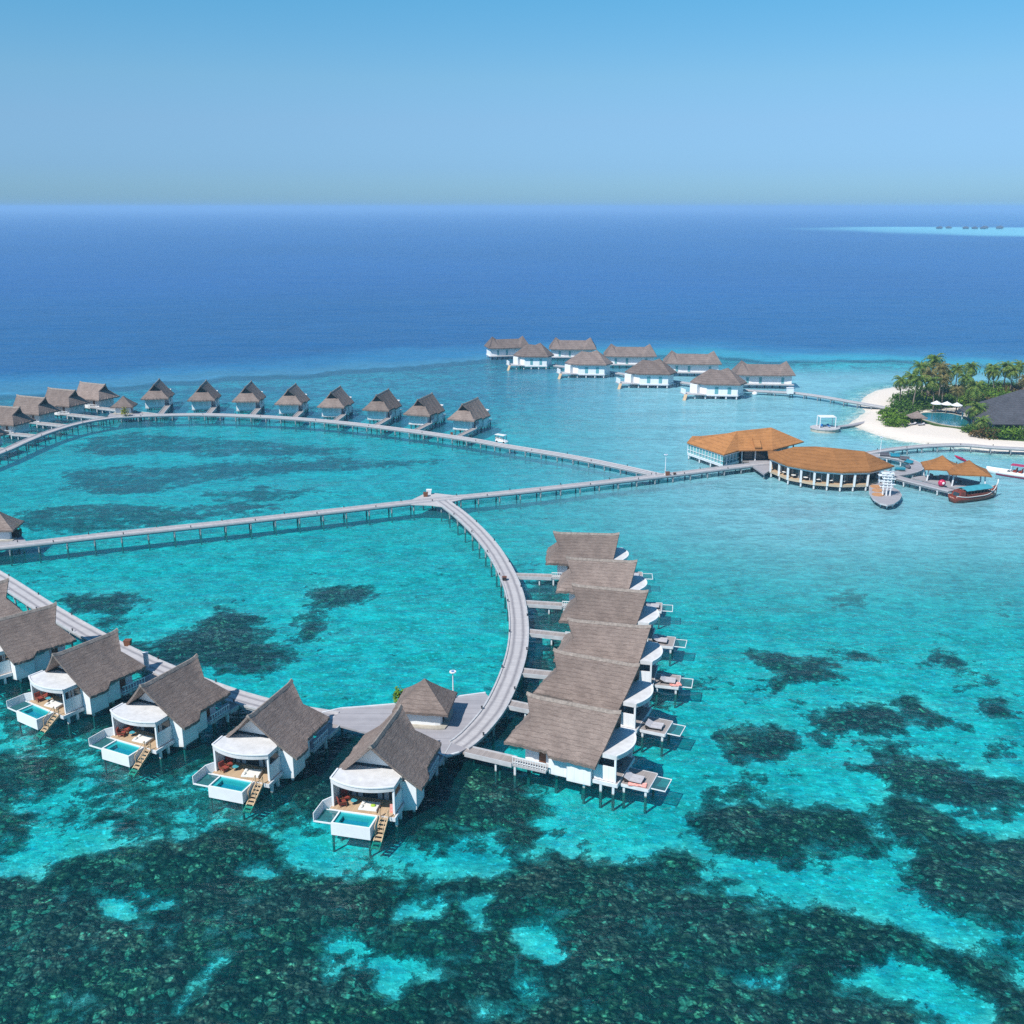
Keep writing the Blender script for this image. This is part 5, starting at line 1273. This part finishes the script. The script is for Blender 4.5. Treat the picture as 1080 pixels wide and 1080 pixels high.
op = np.where(Y > 700, 1.0, op); op = np.where(np.abs(X) > 400, 1.0, op); op = np.where(Y < 38, 1.0, op)
m, nt, out = newmat('sea_water'); g = NT(nt)
geo = g.n('ShaderNodeNewGeometry').outputs['Position']
ta = g.n('ShaderNodeAttribute', attribute_name='tint').outputs['Color']; sa = g.n('ShaderNodeAttribute', attribute_name='seacol').outputs['Color']; oa = g.n('ShaderNodeAttribute', attribute_name='murk').outputs['Fac']
cd = g.n('ShaderNodeCameraData').outputs['View Distance'] if False else None
Yc = g.n('ShaderNodeSeparateXYZ', {0: geo}).outputs[1]
w1 = g.noise(g.mapv(geo, (.55, 1.0, 1)), .55, 4, .62, .4); w2 = g.noise(g.mapv(geo, (.6, 1.0, 1)), 2.3, 4, .65, .3); w3 = g.noise(g.mapv(geo, (.5, 1.0, 1)), .09, 5, .6)
w4 = g.noise(g.mapv(geo, (.45, 1, 1)), .014, 4, .6)
h1 = g.math('ADD', g.math('MULTIPLY', w1, .34), g.math('MULTIPLY', w2, .10))
h2 = g.math('ADD', h1, g.math('ADD', g.math('MULTIPLY', w3, 1.3), g.math('MULTIPLY', w4, 4.0)))
bm = g.n('ShaderNodeBump', {'Strength': 1.0, 'Distance': 1.0, 'Height': h2})
# wavelet reflections painted as dark and bright tint in the water colour
wf = g.noise(g.mapv(geo, (.55, 1.0, 1)), .52, 3, .55, .9)
wf2 = g.noise(g.mapv(geo, (.6, 1.0, 1)), 1.5, 3, .6, .6)
wbig = g.noise(geo, .035, 4, .6)
rip = g.ramp(g.math('ADD', g.math('MULTIPLY_ADD', wf, .5, g.math('MULTIPLY', wf2, .38)), g.math('MULTIPLY', wbig, .12)), [(.425, (0,)), (.475, (.4,)), (.52, (.75,)), (.575, (1,))])
rr2 = g.mix(rip, (.42, .72, .80), (1.0, 1.0, 1.0))
trm = g.n('ShaderNodeMix', data_type='RGBA', blend_type='MULTIPLY'); trm.inputs[0].default_value = 1.0; g.l(ta, trm.inputs[6]); g.l(rr2, trm.inputs[7])
tr_c = g.n('ShaderNodeHueSaturation', {'Color': trm.outputs[2], 'Value': 1.10})
tr = g.n('ShaderNodeBsdfTransparent', {'Color': tr_c.outputs[0]})
sc_c = g.n('ShaderNodeHueSaturation', {'Color': sa, 'Value': g.math('MULTIPLY_ADD', g.math('ADD', g.math('MULTIPLY', w3, .5), g.math('MULTIPLY', rip, .30)), .85, .62)})
df = g.n('ShaderNodeBsdfDiffuse', {'Color': sc_c.outputs[0], 'Normal': bm.outputs[0]})
body = g.n('ShaderNodeMixShader', {0: oa, 1: tr.outputs[0], 2: df.outputs[0]})
gl = g.n('ShaderNodeBsdfGlossy', {'Roughness': .16, 'Normal': bm.outputs[0], 'Color': (.9, .95, 1, 1)})
fr = g.n('ShaderNodeFresnel', {'IOR': 1.33, 'Normal': bm.outputs[0]})
fc = g.math('MINIMUM', g.math('MULTIPLY', fr.outputs[0], .7), .42)
mx = g.n('ShaderNodeMixShader', {0: fc, 1: body.outputs[0], 2: gl.outputs[0]})
g.l(mx.outputs[0], out.inputs[0])
grid_obj('sea', xs, ys, np.zeros(X.shape), m, {'tint': tint, 'seacol': seac, 'murk': op})

# ------------------------------------------------------------------ island
IZ = 1.0
def make_palm(seed, h, mat='palm', nf=30):
    r = random.Random(seed); t = thing('palm_tree', 'x', 'palm tree')
    lean = (r.uniform(-.12, .12)*h, r.uniform(-.1, .1)*h)
    pts = [(lean[0]*s*s, lean[1]*s*s, h*s) for s in np.linspace(0, 1, 8)]
    MB().tube([(0, 0, -.4)]+pts[1:], [.30, .23, .20, .18, .17, .16, .15, .15], 7).build('trunk', M['bark'], t, True)
    mb = MB(); top = np.array(pts[-1])
    for k in range(nf):
        a = 2.399*k+r.uniform(-.3, .3); el = R(78)-R(118)*(k/nf)+r.uniform(-.15, .15); L = r.uniform(3.2, 4.1)
        d = np.array([math.cos(a), math.sin(a), 0]); sd = np.array([-math.sin(a), math.cos(a), 0]); p = top.copy(); e = el; prev = None
        for i in range(9):
            s = i/8; q = p+(d*math.cos(e)+np.array([0, 0, 1])*math.sin(e))*L/9; e -= .17+.03*i
            wdt = 1.05*math.sin(math.pi*min(1, .12+s*.9))**.7+.05
            for sgn in (-1, 1):
                tip = p+sd*sgn*wdt+d*.35-np.array([0, 0, 1])*wdt*.55; tip2 = q+sd*sgn*wdt*.55+d*.3-np.array([0, 0, 1])*wdt*.4
                mb.quad(tuple(p), tuple(p*.35+q*.65), tuple(tip))
                mb.quad(tuple(p*.5+q*.5), tuple(q), tuple(tip2))
            p = q
    cr = mb.build('crown', M[mat], t, recalc=False)
    co = MB()
    for k in range(5): a = k*1.26; co.ball((top[0]+.28*math.cos(a), top[1]+.28*math.sin(a), top[2]-.25), .17, 8, 5)
    co.build('coconut', M['yellowleaf'], t, True); return t
palms = [make_palm(1, 9.5), make_palm(2, 8.6, 'palm'), make_palm(3, 9.8, 'palm2'), make_palm(4, 4.6, 'palm'), make_palm(5, 10.4, 'palm')]
PP = [ # crown px, base depth offset, proto, description
 (948, 401, 430, 1, 'leftmost palm of the island, crown over the sand spit'), (956, 396.5, 428, 0, 'second palm from the left, dense round crown'), (962, 401, 433, 1, 'low palm just right of the two leftmost palms'),
 (971.5, 387.5, 424, 0, 'tall palm left of the tallest one on the island'), (978.5, 380, 423, 4, 'tallest palm of the island'), (976, 394, 429, 2, 'dry fronded palm below the tallest palm'),
 (989.5, 388, 425, 2, 'brownish tall palm right of the tallest palm'), (992.5, 400, 432, 2, 'brownish palm above the three pool parasols'), (984, 403, 433, 1, 'short palm behind the left pool parasol'),
 (1006.5, 389.5, 420, 0, 'palm standing alone left of the middle gap'), (1023, 388, 418, 1, 'broad crowned palm in the middle of the back row'), (1039.5, 388, 418, 0, 'palm with visible slim trunk, fourth from the right in back row'),
 (1056.5, 386.5, 418, 1, 'palm third from the right in the back row'), (1073, 385.5, 417, 4, 'tall dark palm near the right photo edge'), (1076, 400, 428, 2, 'brownish palm low at the right photo edge'),
 (1008, 411.5, 437, 2, 'low brownish palm behind the right white parasol'), (1026, 408, 432, 3, 'small palm in front of the shrubs, middle of island'), (1026, 430, 449, 3, 'small palm at the right end of the swimming pool'), (1036, 444.5, 459.5, 3, 'short palm beside the corner of the large grey roof'),
 (1047, 391, 420, 1, 'palm between the slim trunked palm and the third from right'), (1064, 391, 421, 0, 'palm just left of the tall dark palm at right'), (1015, 398, 424, 1, 'low dark palm in the middle of the back row'), (998, 394, 421, 1, 'palm half hidden behind the brownish palms')]
used = set()
for (cx, cy, by, k, lab) in PP:
    p = a2(cx, by, IZ)
    # tree height that puts the crown where it stands, base at p
    t_ = p[1]; zc = None
    v = (cy-540)/F; zc = H-p[1]*(SP+v*CP)/(CP-v*SP); zc = max(3.5, zc-IZ)
    base_h = [9.5, 8.6, 9.8, 4.6, 10.4][k]
    o = palms[k] if k not in used else dup(palms[k]); used.add(k)
    s = zc/base_h; o.location = (*p, IZ); o.scale = (max(.8, min(1.25, s)),)*2+(s,); o.rotation_euler[2] = rnd.uniform(0, 6.28); tag(o, lab, 'palm tree', 'coconut palms on the island')
BB = [(941, 444, 4, 'leaf', 'bright green low hedge at the left tip of the island'), (946, 449, 3.6, 'leaf', 'small bright green bush nearest the sand spit'), (937, 437, 3, 'leaf', 'small green bush at the far left of the island garden'),
 (952, 434, 5, 'leaf2', 'rounded green bush under the leftmost palms'), (960, 430, 6, 'leaf2', 'large green bush behind the lawn under the palms'), (958, 442, 3.5, 'leaf2', 'dark bush left of the swimming pool'), (963, 444, 2.6, 'leaf', 'small bush at the left end of the swimming pool'),
 (973, 427, 6, 'leaf', 'light green bush below the tallest palm'), (985, 423, 6.5, 'leaf3', 'russet green bush behind the left parasol'), (998, 422, 6.5, 'leaf2', 'dark green bush behind the middle parasol'), (1011, 423, 6.5, 'leaf3', 'russet bush behind the right parasol'),
 (1020, 428, 6, 'leaf', 'light green bush right of the parasols'), (1030, 424, 7, 'leaf2', 'big green bush in the middle of the shrubbery'), (1043, 421, 7, 'leaf', 'light green bush behind the small grey roof'), (1054, 425, 7, 'leaf', 'bright bush between the small and large grey roofs'),
 (1062, 419, 7, 'leaf3', 'russet bush behind the large grey roof ridge'), (1075, 421, 7, 'leaf3', 'russet bush at the right photo edge'), (1070, 415, 6.5, 'leaf2', 'dark bush in the back of the shrubbery at right'), (1046, 414, 6, 'leaf2', 'dark low bush on the far shore side'), (1025, 416, 6, 'leaf2', 'dark bush on the far shore behind the middle'), (1090, 425, 8, 'leaf2', 'bush just past the right photo edge'),
 (1033, 457, 4.5, 'leaf2', 'bush left of the large grey roofed building'), (1040, 461, 4, 'leaf3', 'olive bush in front of the roof corner'), (1050, 461, 4, 'leaf2', 'dark bush in front of the large grey roof'), (1060, 461.5, 4.5, 'leaf2', 'bush with pale leaves before the large grey roof'), (1070, 462, 4.5, 'leaf', 'green bush before the large grey roof, second from right'), (1080, 462, 4.5, 'leaf2', 'bush before the large grey roof at the right edge'), (1092, 463, 4.5, 'leaf2', 'bush before the large roof past the edge')]
BB += [(968, 421, 6, 'leaf2', 'dark bush on the far shore under the tallest palm'), (955, 425, 5, 'leaf2', 'green bush on the far shore at the left end of the garden'), (1003, 427, 5, 'leaf2', 'bush filling the gap between the middle and right parasols'), (991, 428, 5, 'leaf', 'bush filling the gap between the left and middle parasols'), (1036, 430, 6, 'leaf3', 'russet bush left of the small grey roof'), (1016, 417, 6, 'leaf2', 'dark far shore bush below the lone palm'), (1004, 417, 6, 'leaf2', 'dark far shore bush behind the russet ones'), (985, 417, 6, 'leaf2', 'dark far shore bush below the brownish palms'), (1035, 417, 6, 'leaf2', 'dark far shore bush below the middle row palms'), (1058, 413, 6, 'leaf2', 'dark far shore bush third from the right edge'), (980, 431, 4.5, 'leaf2', 'bush at the left end of the pool terrace')]
BB = [b for b in BB if b[0] <= 1084]
for i, (x, y, r_, mt, lab) in enumerate(BB):
    s = r_*.72; bush('garden_bush', (*a2(x, y, IZ), IZ-.1), (s*1.35, s*1.05, s*.66), mt, lab, 'bushes in the island garden', 100+i, 900, .36)
# lawn strips
for nm, poly in (('lawn', [(941, 441), (953, 441), (958, 446), (948, 447), (940, 445)]), ('lawn', [(966, 444), (985, 449), (1008, 452), (1030, 456), (1042, 463), (1084, 466), (1084, 455), (1040, 452), (1026, 450.5), (990, 447.5), (969, 440)])):
    MB().prism([a2(x, y, IZ) for x, y in poly], IZ-.4, IZ+.17).build(nm, M['grass'])['kind'] = 'structure'
gc = [a2(x, y, IZ) for x, y in [(936, 434), (945, 428), (955, 422), (975, 416), (1000, 413.5), (1040, 412), (1090, 411), (1300, 412), (1300, 430), (1088, 436), (1050, 436), (1030, 434), (1012, 431), (985, 430), (974, 433), (965, 438), (960, 443), (948, 440)]]
go = MB(); rr = random.Random(77); gx = [p[0] for p in gc]; gy = [p[1] for p in gc]
def inside(x, y):
    c = False
    for i in range(len(gc)):
        (x0, y0), (x1, y1) = gc[i], gc[(i+1) % len(gc)]
        if (y0 > y) != (y1 > y) and x < (x1-x0)*(y-y0)/(y1-y0)+x0: c = not c
    return c
k_ = 0
while k_ < 9000:
    x, y = rr.uniform(min(gx), min(max(gx), 260)), rr.uniform(min(gy), max(gy))
    if not inside(x, y): continue
    k_ += 1; h = rr.uniform(.05, .9+.5*math.sin(x*.5)*math.cos(y*.7)); p = np.array([x, y, IZ+max(.05, h)]); d = np.array([rr.gauss(0, 1), rr.gauss(0, 1), rr.gauss(0, .4)]); d /= np.linalg.norm(d); e = np.cross(d, [rr.gauss(0, .4), rr.gauss(0, .4), 1]); s_ = rr.uniform(.3, .6)
    go.quad(tuple(p-d*s_), tuple(p-e*s_*.6), tuple(p+d*s_), tuple(p+e*s_*.6))
go.build('ground_cover', M['leaf2'], None, recalc=False)['kind'] = 'stuff'
# swimming pool
pc_ = [(967, 437.5), (973, 435.4), (985, 434.9), (1000, 435.6), (1013, 438.2), (1022, 441.8), (1028, 446.5), (1024, 450), (1010, 449.8), (992, 447.3), (978, 443.6), (969, 440.5)]
pw = spline([a2(x, y, 1.3) for x, y in pc_+pc_[:1]], 2.0)[:-1]; pw = [tuple(q) for q in pw]
t = thing('swimming_pool', 'curved blue green swimming pool among the palms on the island', 'swimming pool')
MB().prism(pw, .6, 1.22).build('basin', M['bigpool'], t)
MB().quad(*[(x, y, 1.30) for x, y in pw]).build('pool_water', M['poolw'], t)
cp = MB()
for i in range(len(pw)): cp.beam((*pw[i], 1.26), (*pw[(i+1) % len(pw)], 1.26), .5, .22)
cp.build('coping', M['stone'], t)
tp = [a2(x, y, 1.1) for x, y in [(975, 432), (1000, 431), (1020, 433.5), (1040, 438), (1050, 443), (1036, 447), (1028, 444), (1012, 437.4), (998, 434.9), (980, 434)]]
MB().prism(tp, .6, 1.16).build('terrace', M['stone'])['kind'] = 'structure'
def parasol(px, py, lab, r_=2.1, h=2.9, mat='white'):
    t = thing('parasol', lab, 'parasol', (*a2(px, py, 1.16), 1.16), rnd.uniform(0, 1), 'white parasols around the pool')
    mb = MB(); n = 8; mb.v = [(0, 0, h+.85)]+[(r_*math.cos(2*math.pi*k/n), r_*math.sin(2*math.pi*k/n), h) for k in range(n)]+[(0, 0, h+.75)]+[(r_*math.cos(2*math.pi*k/n), r_*math.sin(2*math.pi*k/n), h-.12) for k in range(n)]
    for k in range(n):
        a, b = 1+k, 1+(k+1) % n; mb.f += [(0, a, b), (n+1, n+1+b, n+1+a), (a, n+1+a, n+1+b, b)]
    mb.build('canopy', M[mat], t); MB().cyl(0, 0, 0, h+.8, .05, 6).build('pole', M['brown'], t)
for x, y, lab in [(986.5, 435.6, 'left white parasol of the three behind the pool'), (997.5, 436.4, 'middle white parasol of the three behind the pool'), (1008, 437.6, 'right white parasol of the three behind the pool'), (1026.5, 442.5, 'cream parasol left of the small grey roof'), (1031.5, 443.2, 'small white parasol touching the small grey roof'), (1052, 441.5, 'white parasol between the two grey roofs')]: parasol(x, y, lab, 1.65 if x < 1015 else 1.2)
for i, (x, y) in enumerate([(984, 434.2), (990, 434.4), (995, 434.9), (1001, 435.1), (1006, 436), (1012, 437.0)]):
    o = dup(pl_); o.location = (*a2(x, y, 1.16), 1.17); o.rotation_euler[2] = R(100+rnd.uniform(-10, 10)); tag(o, f'{ORD[i]} lounger from the left under the parasols behind the pool', 'sun lounger', 'loungers behind the swimming pool')
p = a2(966, 446.5, IZ); t = thing('thatched_parasol', 'small thatched parasol hut on the beach left of the pool', 'beach hut', (*p, IZ)); pyramid(MB(), 2.3, 2.3, 2.0, 3.6, .2, 5).build('roof', M['thatch_far'], t)
for a in range(4): MB().cyl(1.5*math.cos(a*1.57+.78), 1.5*math.sin(a*1.57+.78), 0, 2.5, .08, 6).build('post', M['brown'], t)
for i, (x, y) in enumerate([(963, 448.3), (971.5, 448.8)]):
    o = dup(pl_); o.location = (*a2(x, y, IZ), IZ+.02); o.rotation_euler[2] = R(200+rnd.uniform(-10, 10)); tag(o, f'lounger on the sand to the {"right" if i else "left"} of the thatched parasol', 'sun lounger', 'loungers on the beach')
for i, (x, y) in enumerate([(944.5, 440.4), (948, 440.2)]):
    o = dup(dk); o.location = (*a2(x, y, IZ), IZ+.18); o.rotation_euler[2] = R(80); tag(o, f'dark lounger on the {"right" if i else "left"} at the lawn on the island tip', 'sun lounger', 'dark loungers on the island tip')
# grey roofed buildings
def hiproof(name, label, c, hx, hy, ze, zr, rl, rz, wall_in=.8):
    t = thing(name, label, 'building', (*c, IZ), rz)
    shell(MB(), [(-hx,-hy,ze),(hx,-hy,ze),(hx,hy,ze),(-hx,hy,ze),(-rl,0,zr),(rl,0,zr)], [(0,1,5,4),(1,2,5),(2,3,4,5),(3,0,4)], .3).build('roof', M['dark_roof'], t)
    MB().box(-hx*wall_in, hx*wall_in, -hy*wall_in, hy*wall_in, -.3, ze+.2).build('wall', M['glass'], t)
    for x in np.linspace(-hx*.93, hx*.93, 5):
        MB().box(x-.14, x+.14, -hy*.93-.14, -hy*.93+.14, -.2, ze-.05).build('column', M['white'], t)
    for y in np.linspace(-hy*.6, hy*.93, 3): MB().box(-hx*.93-.14, -hx*.93+.14, y-.14, y+.14, -.2, ze-.05).build('column', M['white'], t)
    return t
hiproof('pool_pavilion', 'small dark grey roofed pavilion behind the swimming pool', a2(1043, 446, IZ), 4.8, 4, 2.3, 5.1, .6, R(-6))
c = a2(1041+62, 455, IZ); hiproof('beach_building', 'large dark grey roofed building cropped by the right photo edge', (c[0], c[1]+6), 17.5, 11, 3.0, 10.5, 5.5, R(-2), .86)

# ------------------------------------------------------------------ light, sky, air
SUN_EL, SUN_AZ = R(50), math.atan2(-.68, -.73)     # azimuth from +Y towards +X
sun = bpy.data.lights.new('sun', 'SUN'); sun.energy = 4.5; sun.angle = R(.5); sun.color = (1, .955, .89)
so = bpy.data.objects.new('sun', sun); COL.objects.link(so)
dx, dy, dz = math.sin(SUN_AZ)*math.cos(SUN_EL), math.cos(SUN_AZ)*math.cos(SUN_EL), math.sin(SUN_EL)
from mathutils import Vector
so.rotation_euler = Vector((dx, dy, dz)).to_track_quat('Z', 'Y').to_euler(); so.location = (0, 0, 200)
w = bpy.data.worlds.new('World'); sc.world = w; w.use_nodes = True; nt = w.node_tree
bg = nt.nodes['Background']; sky = nt.nodes.new('ShaderNodeTexSky'); sky.sky_type = 'NISHITA'; sky.sun_disc = False
sky.sun_elevation = SUN_EL; sky.sun_rotation = SUN_AZ % (2*math.pi); sky.altitude = 0; sky.air_density = 1.0; sky.dust_density = .3; sky.ozone_density = 4.0
tn = nt.nodes.new('ShaderNodeMix'); tn.data_type = 'RGBA'; tn.blend_type = 'MULTIPLY'; tn.inputs[0].default_value = 1; 
wtc = nt.nodes.new('ShaderNodeTexCoord'); wsp = nt.nodes.new('ShaderNodeSeparateXYZ'); wr = nt.nodes.new('ShaderNodeValToRGB')
nt.links.new(wtc.outputs['Generated'], wsp.inputs[0]); nt.links.new(wsp.outputs[2], wr.inputs[0]); nt.links.new(wr.outputs[0], tn.inputs[7])
for _ in range(4): wr.color_ramp.elements.new(.5)
for e_, (p_, c_) in zip(wr.color_ramp.elements, [(0.0, (.32, .60, 1.0)), (.035, (.36, .60, 1.0)), (.075, (.47, .68, .93)), (.11, (.51, .77, .92)), (.175, (.42, .87, .99)), (.30, (.40, .88, 1.0))]): e_.position = p_; e_.color = (*c_, 1)
nt.links.new(sky.outputs[0], tn.inputs[6]); nt.links.new(tn.outputs[2], bg.inputs[0]); bg.inputs[1].default_value = .106
if True:
    hz = MB().box(-30000, 30000, -1500, 30000, -14, 75).build('haze', None) if False else None
    me = bpy.data.meshes.new('haze'); b_ = MB().box(-30000, 30000, -1500, 38000, -16, 72); me.from_pydata(b_.v, [], b_.f)
    hz = bpy.data.objects.new('haze', me); COL.objects.link(hz); hz['kind'] = 'stuff'
    m, nt, out = newmat('sea_haze'); g = NT(nt)
    pv = g.n('ShaderNodeVolumePrincipled', {'Color': (.40, .66, .90, 1), 'Density': .00017, 'Anisotropy': .0}); g.l(pv.outputs[0], out.inputs['Volume']); me.materials.append(m)
sc.view_settings.view_transform = 'Standard'; sc.view_settings.look = 'None'; sc.view_settings.exposure = .25; sc.view_settings.gamma = 1
cy = sc.cycles if hasattr(sc, 'cycles') else None
sc.render.engine = 'CYCLES'
sc.cycles.max_bounces = 6; sc.cycles.diffuse_bounces = 2; sc.cycles.glossy_bounces = 2; sc.cycles.transparent_max_bounces = 16; sc.cycles.volume_bounces = 1
sc.cycles.use_adaptive_sampling = False; sc.cycles.adaptive_threshold = .02; sc.cycles.use_denoising = False; sc.cycles.caustics_reflective = False; sc.cycles.caustics_refractive = False
